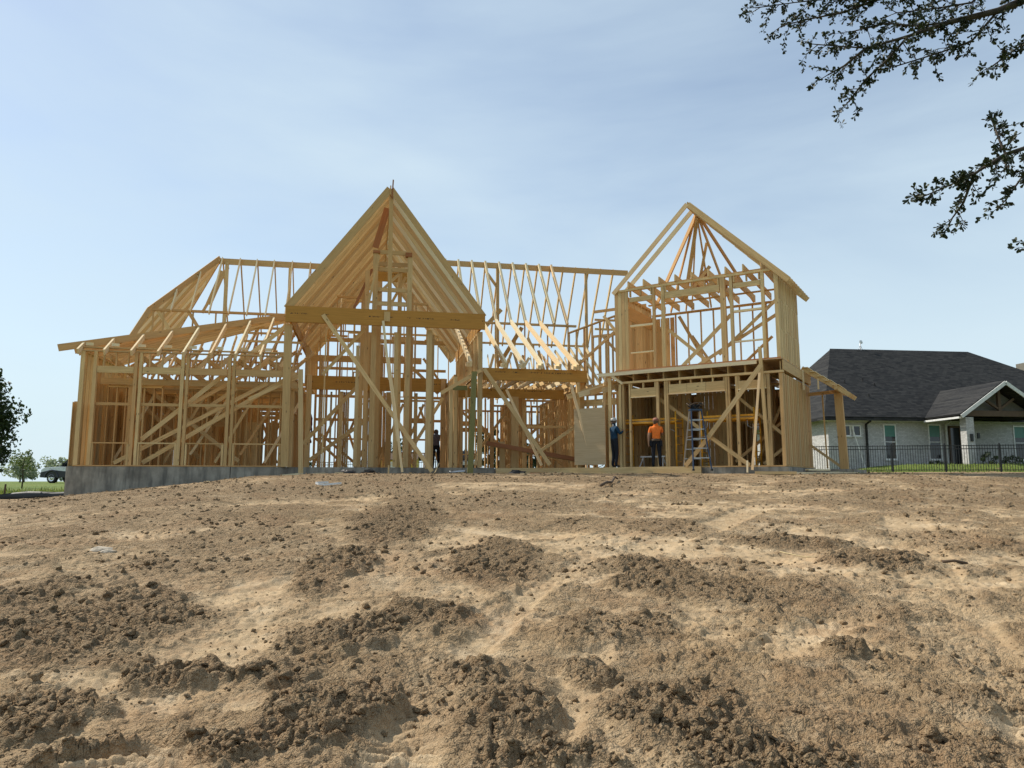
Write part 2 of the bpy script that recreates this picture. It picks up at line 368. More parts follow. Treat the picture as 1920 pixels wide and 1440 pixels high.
def detail_h(x, y, m, sp):
    """relief of the dirt; sp = local mesh spacing, so that nothing finer than the mesh is asked of it"""
    def lod(size): return np.clip((size/sp-1.6)/2.0, 0, 1)
    near_house = sstep(24.5, 22.0, y)
    h = .05*fbm(x*.6, y*.6, 20, 3) + .03*fbm(x*2.1, y*2.1, 21, 3)
    wx = x + .05*fbm(x*7, y*7, 30, 2); wy = y + .05*fbm(x*7+3, y*7, 31, 2)
    def lumps(scale, s, keep, amp):
        Lo = lod(scale); k = Lo > 0; out = np.zeros(x.shape)
        if k.any():
            f1, f2, r_ = worley(wx[k]/scale, wy[k]/scale, s); out[k] = np.sqrt(np.clip(1-(f1/(.36+.36*r_))**2, 0, 1))*(r_ > keep)*amp*(.4+.8*r_)*Lo[k]
        return out
    def bil(sc_, sd2, amp, wt):
        Lo = lod(sc_*.7)*wt; k = Lo > .02; out = np.zeros(x.shape)
        if k.any():
            X, Y = wx[k]/sc_, wy[k]/sc_; q = vn(X+.5*vn(X*2.3, Y*2.3, sd2+7), Y+.5*vn(X*2.3+8, Y*2.3, sd2+8), sd2); out[k] = (np.abs(q)*2.0)**.7*amp*Lo[k]
        return out
    patch = (1-m)*np.maximum(.03, rough_of(x, y, m))
    h = h + m*(.012 + .05*fbm(x*3.2, y*3.2, 33, 3)) + bil(.19, 50, .032, m) + bil(.11, 51, .042, m) + bil(.062, 52, .048, m) + bil(.036, 53, .034, m) + lumps(.075, 54, .5, .026)*m
    h = h + bil(.17, 59, .018, patch) + bil(.09, 55, .024, patch) + bil(.05, 56, .026, patch) + bil(.030, 57, .020, patch)
    crumbs = lumps(.12, 60, .90, .020) + lumps(.06, 61, .72, .020) + lumps(.034, 62, .55, .012)
    h = h + (1-m)*crumbs*(.35 + .9*np.clip(fbm(x*.9, y*.9, 63, 3)+.35, 0, 1)) + .010*fbm(x*13, y*13, 64, 2)*lod(.07)
    # dried-mud cracks in the smooth ground
    k = (lod(.035) > 0) & (m < .9)
    if k.any():
        X, Y = x[k], y[k]; f1, f2, r_ = worley((X+.03*fbm(X*9, Y*9, 70, 2))/.16, (Y+.03*fbm(X*9+5, Y*9, 71, 2))/.16, 72)
        h[k] -= (1-m[k])*.016*sstep(.085, .0, f2-f1)*lod(.035)[k]*sstep(-.1, .15, fbm(X*.8, Y*.8, 73, 2))
    # the step left by a blade and a few tyre treads
    k = (x > -2) & (x < .8) & (y > 4.4) & (y < 8)
    if k.any():
        X, Y = x[k], y[k]; d, side = seg_d(X+.10*fbm(X*5, Y*5, 80, 4), Y+.08*fbm(X*5+4, Y*5, 82, 4), [(-1.25,5.2),(-1.01,5.4),(-.7,5.6),(-.43,6.2),(-.12,6.86),(.05,7.3)])
        h[k] += np.where(side > 0, .036*np.exp(-(d/.13)**2), .036*np.exp(-(d/.03)**2))*(.6+1.2*np.clip(fbm(X*3, Y*3, 81, 3)+.3, 0, 1))
    for (ax, ay, bx, by, wd, pit, amp) in TRACKS:
        ex, ey = bx-ax, by-ay; Ln = math.hypot(ex, ey); ex /= Ln; ey /= Ln
        s_ = (x-ax)*ex+(y-ay)*ey; q = -(x-ax)*ey+(y-ay)*ex; k = (s_ > 0) & (s_ < Ln) & (np.abs(q) < wd+.1)
        if not k.any(): continue
        X, Y, S, Q = x[k], y[k], s_[k], q[k]+.05*fbm(x[k]*3, y[k]*3, 90, 2)
        win = sstep(0, .25, S)*sstep(Ln, Ln-.25, S)*sstep(wd, wd-.1, np.abs(Q))*(1-.8*m[k])
        h[k] += win*(amp*np.sin(2*math.pi*(S+.35*np.abs(Q))/pit)*lod(pit/2.2)[k] - .02 + .5*amp*fbm(X*9, Y*9, 91, 2))
    return h*(.35+.65*near_house)
def ground_z(x, y):
    X = np.array([float(x)]); Y = np.array([float(y)])
    return float(base_h(X, Y)[0] + detail_h(X, Y, clod_mask(X, Y), np.full(1, .1))[0])

def dirt_mat(name='dirt'):
    g = NT(name).set(.95, 0, .12)
    t = g.n('ShaderNodeTexCoord').outputs['Object']; at = g.n('ShaderNodeAttribute', attribute_name='clod').outputs['Fac']
    ro = g.n('ShaderNodeAttribute', attribute_name='rough').outputs['Fac']
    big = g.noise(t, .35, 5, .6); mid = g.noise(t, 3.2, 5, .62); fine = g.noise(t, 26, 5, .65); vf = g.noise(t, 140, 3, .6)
    c = g.mix(g.ramp(big, [(.35, 0.), (.68, 1.)]), (.425, .300, .164), (.52, .392, .238))
    c = g.mix(g.ramp(mid, [(.42, 0.), (.72, .75)]), c, (.335, .216, .116))
    c = g.mix(g.math('MULTIPLY', g.math('SUBTRACT', 1.0, ro), .55), c, g.mix(mid, (.46, .335, .198), (.55, .415, .258)))
    c = g.mix(g.math('MULTIPLY', ro, .25), c, (.38, .26, .146))
    cl = g.mix(g.ramp(mid, [(.35, 0.), (.7, 1.)]), (.225, .150, .083), (.365, .258, .152))
    c = g.mix(g.math('MULTIPLY', at, g.ramp(fine, [(.25, 1.), (.8, .45)])), c, cl)
    c = g.mix(g.ramp(fine, [(.48, 0.), (.80, .45)]), c, (.55, .43, .28))
    st = g.noise(g.map(t, (.55, 2.6, 1), rot=(0, 0, .35)), 2.2, 6, .7); c = g.mix(g.ramp(st, [(.48, 0.), (.70, .55)]), c, (.29, .186, .10))
    st2 = g.noise(g.map(t, (.5, 3.0, 1), loc=(7, 3, 0), rot=(0, 0, -.25)), 2.6, 5, .7); c = g.mix(g.math('MULTIPLY', g.ramp(st2, [(.55, 0.), (.75, .5)]), g.math('SUBTRACT', 1.0, at)), c, (.56, .44, .29))
    rd_ = g.noise(t, .8, 5, .6); c = g.mix(g.ramp(rd_, [(.50, 0.), (.70, .45)]), c, (.36, .215, .115))
    cr = g.noise(t, 1.9, 6, .7); c = g.mix(g.math('MULTIPLY', g.ramp(cr, [(.52, 0.), (.66, .75)]), g.math('SUBTRACT', 1.0, at)), c, (.60, .465, .30))
    c = g.mix(g.math('MULTIPLY', g.ramp(vf, [(.36, .75), (.58, 0.)]), g.math('ADD', g.math('MULTIPLY', ro, .65), .35)), c, (.17, .107, .057))  # micro-shadow put into the colour, dark in the pits of the fine bump
    sp = g.n('ShaderNodeSeparateColor')
    v1 = g.n('ShaderNodeTexVoronoi', i={'Scale': 30.0}); v2 = g.n('ShaderNodeTexVoronoi', i={'Scale': 75.0}); v0 = g.n('ShaderNodeTexVoronoi', i={'Scale': 12.0})
    wv = g.n('ShaderNodeMix', data_type='RGBA', i={'Factor': .12}); nc = g.n('ShaderNodeTexNoise', i={'Scale': 12.0, 'Detail': 3.0}); g.l(t, nc.inputs['Vector']); g.l(t, wv.inputs['A']); g.l(nc.outputs['Color'], wv.inputs['B'])
    for v_ in (v0, v1, v2): g.l(wv.outputs['Result'], v_.inputs['Vector'])
    lump = g.math('ADD', g.math('ADD', g.math('SUBTRACT', 1.0, v1.outputs['Distance']), g.math('MULTIPLY', g.math('SUBTRACT', 1.0, v0.outputs['Distance']), 1.5)), g.math('MULTIPLY', g.math('SUBTRACT', 1.0, v2.outputs['Distance']), .5))
    cf = g.n('ShaderNodeSeparateXYZ'); g.l(v2.outputs['Color'], cf.inputs[0])
    c = g.mix(g.math('MULTIPLY', g.ramp(cf.outputs[0], [(.55, 0.), (1., .45)]), g.math('ADD', at, .25)), c, (.42, .32, .2))
    g.col(c); amp = g.math('ADD', g.math('MULTIPLY', at, .5), g.math('MULTIPLY', ro, .75)); fa = g.math('ADD', g.math('MULTIPLY', ro, .65), .35)
    hgt = g.math('ADD', g.math('MULTIPLY', lump, amp), g.math('MULTIPLY', fa, g.math('ADD', g.math('MULTIPLY', fine, .8), g.math('MULTIPLY', vf, .45)))); g.bump(hgt, 1.0, .042); return g.m
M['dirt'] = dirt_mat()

def build_ground():
    nr, ncol = 880, 960
    yy = np.geomspace(5.7, 41.0, nr) - 2.6; uu = np.linspace(-1, 1, ncol)
    Yg = np.repeat(yy[:, None], ncol, 1); Xg = uu[None, :]*(.80*(Yg+1.1))
    x, y = Xg.ravel(), Yg.ravel(); sp = np.maximum(np.repeat(np.gradient(yy)[:, None], ncol, 1)*.8, (2*.80*(Yg+1.1)/ncol)).ravel()
    m = clod_mask(x, y); z = base_h(x, y) + detail_h(x, y, m, sp)
    idx = np.arange(nr*ncol).reshape(nr, ncol)
    f = np.stack([idx[:-1, :-1], idx[:-1, 1:], idx[1:, 1:], idx[1:, :-1]], -1).reshape(-1, 4)
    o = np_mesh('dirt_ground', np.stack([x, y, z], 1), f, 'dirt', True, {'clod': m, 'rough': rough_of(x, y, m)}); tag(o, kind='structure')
build_ground()

def ico(sub):
    import bmesh
    bm = bmesh.new(); bmesh.ops.create_icosphere(bm, subdivisions=sub, radius=1); v = np.array([p.co[:] for p in bm.verts]); f = np.array([[q.index for q in p.verts] for p in bm.faces]); bm.free(); return v, f
def build_clods():
    V, F, A = [], [], []; n0 = 0
    for sub, ymin, ymax, count, mean in ((2, 3.3, 9.0, 2000, .0130), (1, 3.3, 9.0, 24000, .0070), (1, 8.0, 23.5, 17000, .0185)):
        iv, if_ = ico(sub); protos = []
        for k in range(14):
            d = np.ones(len(iv))
            for q in range(5):
                ax = RNG.normal(size=3); ax /= np.linalg.norm(ax); c = RNG.uniform(.25, .8); t = iv @ ax
                d = np.where(t > c, np.minimum(d, c/np.maximum(t, 1e-3)), d)
            d = d*(1+RNG.normal(size=len(iv))*.15); protos.append(iv*d[:, None]*np.array([1, RNG.uniform(.7, 1.1), RNG.uniform(.55, .85)]))
        N = count*7; y = ymin + (ymax-ymin)*RNG.random(N)**(1.25 if ymax < 10 else 1.1); x = (RNG.random(N)*2-1)*(.76*(y+.8))
        m = clod_mask(x, y); keep = RNG.random(N) < (.30*np.clip(fbm(x*.9, y*.9, 63, 3)+.45, 0, 1)+.62*m**1.2); x, y, m = x[keep][:count], y[keep][:count], m[keep][:count]
        n = len(x); size = np.exp(RNG.normal(size=n)*.62)*mean*(.7+.6*m); size = np.minimum(size, .06)
        z = base_h(x, y)+detail_h(x, y, m, np.maximum(.008, .0035*y)) + size*.3
        a = RNG.random(n)*6.283; tl = RNG.normal(size=n)*.5; pk = RNG.integers(0, 14, n); ca, sa, ct, st = np.cos(a), np.sin(a), np.cos(tl), np.sin(tl)
        P = np.array(protos)[pk]*size[:, None, None]
        X, Y, Z = P[..., 0], P[..., 1], P[..., 2]; Y, Z = Y*ct[:, None]-Z*st[:, None], Y*st[:, None]+Z*ct[:, None]; X, Y = X*ca[:, None]-Y*sa[:, None], X*sa[:, None]+Y*ca[:, None]
        V.append(np.stack([X+x[:, None], Y+y[:, None], Z+z[:, None]], -1).reshape(-1, 3)); k = len(iv)
        F.append((if_[None]+(np.arange(n)*k)[:, None, None]+n0).reshape(-1, 3)); n0 += n*k; A.append(np.repeat(.25+.75*m, k))
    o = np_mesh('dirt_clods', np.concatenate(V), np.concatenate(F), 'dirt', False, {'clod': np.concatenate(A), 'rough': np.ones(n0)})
    tag(o, 'loose brown clods of dry earth strewn over the bare slope', 'clods', kind='stuff')
build_clods()

# grass field all round (below the dirt where the site is bare)
def grass_mat():
    g = NT('grass').set(.9, 0, .15); t = g.n('ShaderNodeTexCoord').outputs['Object']
    a = g.noise(t, .12, 4); b = g.noise(g.map(t, (2.5, 1, 1)), 1.6, 5, .65); c3 = g.noise(t, 30, 3)
    c = g.mix(g.ramp(a, [(.35, 0.), (.65, 1.)]), (.10, .165, .025), (.165, .21, .045)); c = g.mix(g.ramp(b, [(.42, 0.), (.75, .7)]), c, (.24, .24, .075))
    c = g.mix(g.ramp(c3, [(.35, .5), (.6, 0.)]), c, (.05, .085, .015)); g.col(c); g.bump(c3, .8, .05); return g.m
M['grass'] = grass_mat()
def silt_y(x): return 25.6 + (x+14.0)*.33
def fence_y(x): return 38.0 - (x-16.4)*.24
def grass_lift(x, y):
    m = sstep(-.05, .35, y - silt_y(x))*sstep(-12.4, -13.2, x)
    m2 = sstep(.1, .5, y-fence_y(x))*sstep(12, 13, x); m3 = sstep(38.8, 39.6, y); out = sstep(24, 28, np.abs(x)-.0*y)*0
    m4 = sstep(0, 1.5, np.abs(x)-.74*(y+1.1)); behind = sstep(2.9, 1.2, y)
    return np.maximum.reduce([m, m2, m3, m4, behind])
def build_grass():
    e = np.concatenate([-np.geomspace(40, 3500, 40)[::-1], np.linspace(-39.5, 39.5, 318), np.geomspace(40, 3500, 40)])
    f = np.concatenate([-np.geomspace(10, 3500, 30)[::-1], np.linspace(-9.5, 70, 300), np.geomspace(71, 3500, 50)])
    X, Y = np.meshgrid(e, f); x, y = X.ravel(), Y.ravel(); z = base_h(np.clip(x, -200, 200), np.clip(y, -3, 200)) + .04*fbm(x*.3, y*.3, 5, 3) - .45 + .47*grass_lift(x, y)
    idx = np.arange(len(x)).reshape(X.shape); fa = np.stack([idx[:-1, :-1], idx[:-1, 1:], idx[1:, 1:], idx[1:, :-1]], -1).reshape(-1, 4)
    tag(np_mesh('grass_field', np.stack([x, y, z], 1), fa, 'grass'), kind='structure')
build_grass()
def leafmat(name, a, b, tr=.35):
    g = NT(name).set(.55, 0, .3)
    ri = g.n('ShaderNodeNewGeometry').outputs['Random Per Island']
    c = g.mix(ri, a, b); g.col(c); t = g.n('ShaderNodeBsdfTranslucent'); g.l(g.mix(.5, c, (b[0]*1.3, b[1]*1.35, b[2]*.7)), t.inputs['Color'])
    ms = g.n('ShaderNodeMixShader', i={'Fac': tr}); g.l(g.b.outputs[0], ms.inputs[1]); g.l(t.outputs[0], ms.inputs[2]); g.l(ms.outputs[0], g.out.inputs[0]); return g.m
M['blade'] = leafmat('grass_blade', (.09, .15, .025), (.22, .25, .07), .3)
def blades(name, pts, label, hmin, hmax):
    V, F = [], []
    for k, (x, y, z) in enumerate(pts):
        h = random.uniform(hmin, hmax); a = random.uniform(0, 6.28); w_ = .012+.01*random.random(); lx, ly = random.gauss(0, .3)*h, random.gauss(0, .3)*h
        dx, dy = math.cos(a)*w_, math.sin(a)*w_; n = len(V)
        V += [(x-dx, y-dy, z), (x+dx, y+dy, z), (x+lx*.4+dx*.7, y+ly*.4+dy*.7, z+h*.6), (x+lx, y+ly, z+h), (x+lx*.4-dx*.7, y+ly*.4-dy*.7, z+h*.6)]
        F += [(n, n+1, n+2, n+4), (n+4, n+2, n+3, n+3)]
    F2 = [(a, b, c, d) for a, b, c, d in F]
    me = bpy.data.meshes.new(name); me.from_pydata(V, [], [f if f[2] != f[3] else f[:3] for f in F2]); me.materials.append(M['blade']); o = bpy.data.objects.new(name, me); COL.objects.link(o); tag(o, label, 'grass', kind='stuff')
gp = []
for k in range(7000):
    x = random.uniform(-34, -13.4); y = silt_y(x)+.25+random.random()**2*16; gp.append((x, y, float(base_h(x, y))-.02))
blades('grass_tufts', gp, 'tall green grass growing behind the black silt fence', .12, .38)
gp = []
for k in range(2600):
    x = random.uniform(15, 29); y = fence_y(x)+.4+random.random()*3; gp.append((x, y, float(base_h(x, y))-.02))
blades('lawn_grass', gp, 'green lawn grass behind the black picket fence', .06, .16)
gp = []
for cx, cy, n in ((17.4, 35.6, 60), (11.8, 24.9, 25), (13.8, 27.5, 30), (20.5, 34, 40)):
    for k in range(n):
        x, y = random.gauss(cx, .5), random.gauss(cy, .25); gp.append((x, y, ground_z(x, y)-.01))
blades('weeds', gp, 'sparse green weeds at the edge of the bare dirt', .05, .16)

# ------------------------------------------------------------------ the framed house
H = Frame((-14.747, 25.0, 2.058), 11)      # main house: u along the front, v into the depth
T = Frame((8.806, 24.0, 2.03), -32)        # angled two-storey wing
Z3 = Vector((0, 0, 1))
def wall(fr, axis, c, a, b, z0, z1, sp=.41, dep=.14, th=.042, opens=(), plates=True, name='stud', jit=.012):
    P = (lambda s, z, n=0.: fr(s, c+n, z)) if axis == 'u' else (lambda s, z, n=0.: fr(c+n, s, z))
    ref = fr.V if axis == 'u' else fr.U
    zb, zt = (z0+.045, z1-.085) if plates else (z0, z1)
    if plates:
        bd('bottom_plate', P(a, z0+.02), P(b, z0+.02), dep, .04, ref); 
        bd('top_plate', P(a, z1-.02), P(b, z1-.02), dep, .04, ref); bd('top_plate', P(a+.03, z1-.063), P(b-.03, z1-.063), dep, .04, ref)
    n = max(1, int(round((b-a)/sp))); pos = [a+(b-a)*k/n for k in range(n+1)]
    for o in opens: pos += [o[0]-.03, o[1]+.03]
    for s in sorted(pos):
        s = min(max(s+random.uniform(-jit, jit), a+th/2), b-th/2); op = [o for o in opens if o[0] < s < o[1]]
        if not op: bd(name, P(s, zb), P(s+random.uniform(-.012, .012), zt), dep, th, ref)
        else:
            o = op[0]
            if o[2] > z0+.2: bd('cripple_stud', P(s, zb), P(s, o[2]-.02), dep, th, ref)
            if o[3]+.26 < zt: bd('cripple_stud', P(s, o[3]+.24), P(s, zt), dep, th, ref)
    for o in opens:
        bd('header', P(o[0], o[3]+.12), P(o[1], o[3]+.12), .235, .09, Z3)
        if o[2] > z0+.2: bd('sill', P(o[0], o[2]), P(o[1], o[2]), dep, .04, ref)
def post(fr, u, v, z0, z1, w_, d=None, mat='pine', du=0., dv=0., shade=None): bd('post', fr(u, v, z0), fr(u+du, v+dv, z1), d or w_, w_, fr.V, mat, shade)
def brace(fr, p, q, w_=.14, t=.04, mat='pine', shade=None): bd('brace', fr(*p), fr(*q), w_, t, (fr.V.cross((fr(*q)-fr(*p)).normalized())), mat, shade)

# -- left wing: front wall
LP = 4.0
for u, w_ in ((.07, .13), (.47, .11)): post(H, u, 0, .04, LP-.08, w_, .14)
for u in (1.85, 3.37, 4.92):
    post(H, u-.085, 0, .04, LP-.08, .11, .14); post(H, u+.07, .01, .04, LP-.08, .09, .14)
post(H, 6.84, -.05, 0, 5.12, .26, .22, du=-.06, shade=.25); post(H, 7.46, -.75, -.3, 3.45, .16, .12, du=-.18, dv=.5, shade=.5)
bd('bottom_plate', H(0, 0, .02), H(6.7, 0, .02), .14, .04, H.V); bd('top_plate', H(-.1, 0, LP+.06), H(6.7, 0, LP+.06), .15, .04, H.V, shade=.2); bd('top_plate', H(-.05, 0, LP-.06), H(6.7, 0, LP-.06), .14, .04, H.V)
for a, b in ((.53, 1.7), (1.98, 3.22), (3.5, 4.76), (5.05, 6.68)):
    bd('header', H(a, -.005, 3.31), H(b, -.005, 3.31), .235, .09, Z3); bd('sill', H(a, 0, .79), H(b, 0, .79), .045, .14, Z3)
    bd('blocking', H(a, .05, 2.13), H(b, .05, 2.13), .10, .04, Z3, shade=.1); bd('cripple_stud', H(b-.03, 0, .04), H(b-.03, 0, .77), .13, .07, H.V); bd('cripple_stud', H(a+.03, 0, .04), H(a+.03, 0, .77), .13, .05, H.V)
    for k in range(3): bd('cripple_stud', H(a+(b-a)*(k+.5)/3, .02, 3.43), H(a+(b-a)*(k+.5)/3, .02, LP-.08), .09, .04, H.V)
post(H, -.1, .22, .0, 2.2, .12, .2, shade=.2); bd('sheathing_board', H(-.16, .12, 0), H(-.16, .12, 2.17), .24, .02, H.V, 'pine', .3)
wall(H, 'v', .02, .3, 9.2, 0, LP, .36); wall(H, 'v', -.10, .35, 4.6, 0, 2.2, .30, plates=False)
for k in range(13): bd('sheathing_board', H(-.12, 1.6+k*.42, .05), H(-.12, 1.6+k*.42, 3.1+.3*random.random()), .36, .018, H.V, 'pine')
# lower hip roof of the wing
PS = .62
def zr(v): return LP+.10+PS*v
def vh(u): return .1+.48*u
for u in (.02, .84, 1.69, 2.54, 3.36, 4.25, 5.07, 5.9):
    bd('rafter', H(u, -.42, zr(-.42)), H(u, vh(u), zr(vh(u))), .20, .06, Z3, 'fresh', .5)
    bd('blocking', H(u+.1, -.02, LP+.17), H(min(u+.34, 6.6), -.02, LP+.17), .10, .04, Z3, 'fresh')
bd('hip_rafter', H(-.66, -.24, zr(-.24)+.02), H(6.5, vh(6.5), zr(vh(6.5))+.04), .24, .045, Z3, shade=.3)
for k in range(11):
    v = .62+k*.36; uh = min((v-.1)/.48, 7.4); bd('jack_rafter', H(-.45, v, LP+.1+PS*.48*(-.45+.2)), H(uh-.05, v, zr(v)-.03), .22, .042, Z3, 'pine', .35+.4*random.random())
for k in range(6): bd('rafter', H(.9+k*1.05, .15, LP-.25), H(1.5+k*1.05, 2.3, LP-1.0+.1*k), .18, .042, Z3, shade=.3)
# ceiling joists and inner walls of the wing
for k in range(16): bd('joist', H(.1, 1.7+k*.46, 3.12), H(7.0, 1.7+k*.46, 3.12), .235, .042, Z3, shade=.25+.3*random.random())
wall(H, 'u', 4.2, .2, 2.1, 0, 3.0, .36); wall(H, 'u', 4.3, 3.0, 6.6, 0, 3.0, .38, opens=((3.35, 4.25, 0, 2.1),))
wall(H, 'u', 8.9, -.1, 7.0, 0, 3.7, .38, opens=((1.7, 2.5, .9, 2.2), (4.1, 5.0, .3, 2.2), (5.7, 6.6, .2, 2.2)))
wall(H, 'v', 2.25, 4.2, 8.9, 0, 3.0, .36); wall(H, 'v', 4.6, 5.2, 8.9, 0, 3.0, .38); wall(H, 'v', 6.75, 2.2, 8.9, 0, 3.6, .40, opens=((3.0, 4.2, 0, 2.2),))
wall(H, 'v', 1.15, 1.6, 4.2, 0, 3.0, .34)
for k in range(5): bd('sheathing_board', H(2.0+k*.02, 4.5, 2.55-.19*k), H(4.6, 4.5, 2.55-.19*k), .17, .02, Z3, 'pine', .2+.3*random.random())
for k in range(24):
    if k not in (3, 6, 7, 11, 13, 14, 17, 19, 20, 22): bd('sheathing_board', H(.1+k*.29, 9.0, .05), H(.1+k*.29, 9.0, 2.3+.2*random.random()), .275, .02, H.U, 'pine')
for k in range(9): bd('sheathing_board', H(.2, 8.8, 2.45+k*.2), H(6.9, 8.8, 2.45+k*.2), .17, .02, Z3, 'pine')
for k in range(9): bd('sheathing_board', H(.25+k*.21, 4.3, .05), H(.25+k*.21, 4.3, 2.9), .20, .02, H.U, 'pine')
for k in range(7): bd('sheathing_board', H(4.55+k*.28, 4.4, .05), H(4.55+k*.28, 4.4, 1.9), .2, .02, H.U, 'pine')
for k in range(9): brace(H, (.5+k*.7, 1.2, 3.35), (1.1+k*.7, 2.2, 4.4), .14); bd('rafter', H(.4+k*.75, 2.6, 3.5), H(1.3+k*.75, 5.2, 5.0), .16, .042, Z3)
for z, v in ((3.55, 1.6), (3.75, 3.1), (3.5, 6.0)): bd('purlin', H(.1, v, z), H(6.9, v, z), .14, .06, Z3)
for k in range(15): u = .6+k*.43; bd('rafter', H(u, 3.0, 3.4), H(u+.15, 4.8, 4.9+.08*k), .14, .042, Z3, 'fresh' if k % 3 == 0 else 'pine'); bd('stud', H(u, 5.6, 3.3), H(u, 5.6, 4.3+.06*k), .09, .042, H.V)
for k in range(10): u = .5+k*.62; brace(H, (u, 6.4, .05+.4*(k % 3)), (u+random.uniform(.5, 1.2), 6.4, 2.6), .1, .04)
for k in range(6): u = .7+k*1.0; brace(H, (u, 7.6, 2.9), (u+1.0, 7.6, .3), .1, .04)
wall(H, 'u', 1.9, .3, 2.2, 0, 3.0, .3); wall(H, 'u', 2.9, 2.6, 6.7, 0, 3.05, .40, opens=((3.6, 4.6, 0, 2.1),)); wall(H, 'u', 7.8, .2, 6.8, 0, 3.5, .41); wall(H, 'u', 5.6, .2, 6.7, 3.1, 4.6, .41, .09)
for k in range(7): u = .4+k*.9; brace(H, (u, 2.6, .2+.3*(k % 2)), (u+1.3, 2.6, 2.7), .1, .04, 'fresh' if k % 3 == 0 else 'pine')
wall(H, 'u', 6.6, 2.3, 6.7, 0, 3.0, .33); wall(H, 'v', 3.4, 4.4, 8.8, 0, 3.0, .36)
brace(H, (6.62, .42, 5.13), (2.0, .30, .94), .15); brace(H, (7.06, .45, 3.41), (2.05, .35, .13), .15); brace(H, (6.05, .62, 3.03), (1.08, .55, .12), .14)
brace(H, (.95, 2.4, 3.4), (4.9, 2.4, .25), .14, shade=.3); brace(H, (.6, 3.3, 2.9), (3.3, 3.3, .4)); brace(H, (4.9, 1.2, 2.9), (3.9, 1.0, 2.1)); brace(H, (5.2, 6.5, .1), (6.6, 6.5, 2.4)); brace(H, (2.0, 6.5, .1), (3.4, 6.5, 2.2))
brace(H, (3.2, .8, 2.1), (6.6, .8, 4.2), .13)

# -- upper roof, left part: ridge at v=7
ZR, VR, PU = 9.5, 7.0, 1.36; VK = 4.9; ZK = ZR-PU*(VR-VK)
bd('ridge_board', H(2.9, VR, ZR-.14), H(8.7, VR, ZR-.14), .28, .042, Z3, shade=.25)
LU = (3.05, 3.82, 4.55, 5.3, 6.1, 6.9, 7.7, 8.4)
for u in LU:
    bd('rafter', H(u, VK-.15, ZK-.2), H(u, VR-.03, ZR), .14, .042, Z3, 'fresh'); bd('rafter', H(u, VR+.03, ZR), H(u, VR+2.25, ZR-PU*2.25), .14, .042, Z3, 'pine', .2)
bd('hip_rafter', H(2.95, VR, ZR), H(.72, VK-.13, ZK-.15), .24, .045, Z3, shade=.3); bd('hip_rafter', H(2.95, VR, ZR), H(.75, VR+2.2, ZK-.15), .24, .045, Z3)
bd('hip_rafter', H(.72, VK-.13, ZK-.13), H(.18, 4.15, 5.02), .22, .045, Z3, shade=.3)
for u in (2.3, 1.55): bd('jack_rafter', H(u, VK-.1, ZK-.14), H(u, VR-(2.95-u), ZR-PU*(2.95-u)), .14, .042, Z3, 'fresh')
for k in range(12):
    v = 5.15+k*.36; top = 2.95-abs(VR-v); bd('jack_rafter', H(-.35, v, ZR-PU*3.3), H(top, v, ZR-PU*(2.95-top)), .15, .042, Z3, 'fresh' if k % 2 else 'pine')
bd('purlin', H(.75, VK, ZK-.10), H(8.6, VK, ZK-.10), .14, .09, H.V, shade=.2); bd('purlin', H(.8, VR+2.2, ZK-.1), H(8.6, VR+2.2, ZK-.1), .12, .09, H.V)
for u in (.85, 1.25, 2.4, 3.3, 5.0, 6.4, 7.6): bd('stud', H(u, VK, LP-.2), H(u, VK, ZK-.12), .09, .05, H.V, shade=.2)
for u in (1.0, 2.2): brace(H, (u, VK, ZK-.1), (u+.75, VK, ZK-1.3), .14)
bd('post', H(3.25, VR, ZK-.4), H(3.25, VR, ZR-.2), .14, .14, H.V); bd('post', H(6.0, VR, LP), H(6.0, VR, ZR-.25), .14, .12, H.V)
brace(H, (3.3, VR, ZR-.4), (2.3, VR, ZK+.3), .12); brace(H, (3.1, VR, ZR-.6), (2.55, VR, ZK+.7), .25, .04)
for z in (5.6, 5.05, 4.6): bd('blocking', H(4.6, 3.2, z), H(7.0, 3.2, z), .09, .04, Z3)
for k in range(5): brace(H, (4.4+k*.55, 3.6, 4.0), (5.1+k*.5, 4.6, 5.9), .12); bd('rafter', H(4.9+k*.5, 2.6, 4.4), H(5.2+k*.5, VK, ZK-.2), .14, .04, Z3, 'fresh' if k % 2 else 'pine')

# -- upper roof, right part: higher ridge at v=8.6
ZR2, VR2, VK2 = 10.5, 8.6, 6.0; ZK2 = 6.95; PL2 = (ZK2-3.98)/(VK2+.2)
bd('ridge_board', H(11.5, VR2, ZR2-.15), H(17.6, VR2, ZR2-.15), .29, .042, Z3, shade=.25); bd('ridge_board', H(17.6, VR2, ZR2-.16), H(22.9, VR2, ZR2-.16), .29, .042, Z3, shade=.4)
for k, u in enumerate((13.4, 14.05, 14.73, 15.42, 16.13, 16.83, 17.52, 18.2, 18.85)):
    bd('rafter', H(u, VK2-.1, ZK2-.1), H(u-.12, VR2-.03, ZR2), .18, .09, Z3, 'fresh')
    if k < 7 and k != 1: bd('rafter', H(u, -.35, 3.83), H(u, VK2+.05, ZK2), .20, .095, Z3, 'fresh'); bd('blocking', H(u-.10, -.30, 3.80), H(u-.10, .0, 3.88), .13, .12, Z3, 'fresh')
for k in range(15): u = 12.6+k*.68; bd('rafter', H(u, VR2+.03, ZR2), H(u, VR2+2.7, ZK2-.2), .16, .06, Z3, 'pine', .5)
bd('purlin', H(13.0, VK2, ZK2-.14), H(19.3, VK2, ZK2-.14), .14, .09, H.V, shade=.2); bd('purlin', H(12.5, VR2+2.6, ZK2-.1), H(21.5, VR2+2.6, ZK2-.1), .13, .09, H.V)
bd('post', H(15.95, VR2, LP), H(15.95, VR2, ZR2-.3), .16, .15, H.V, shade=.15); bd('post', H(20.6, VR2, 4.3), H(20.6, VR2, ZR2-.3), .14, .13, H.V)
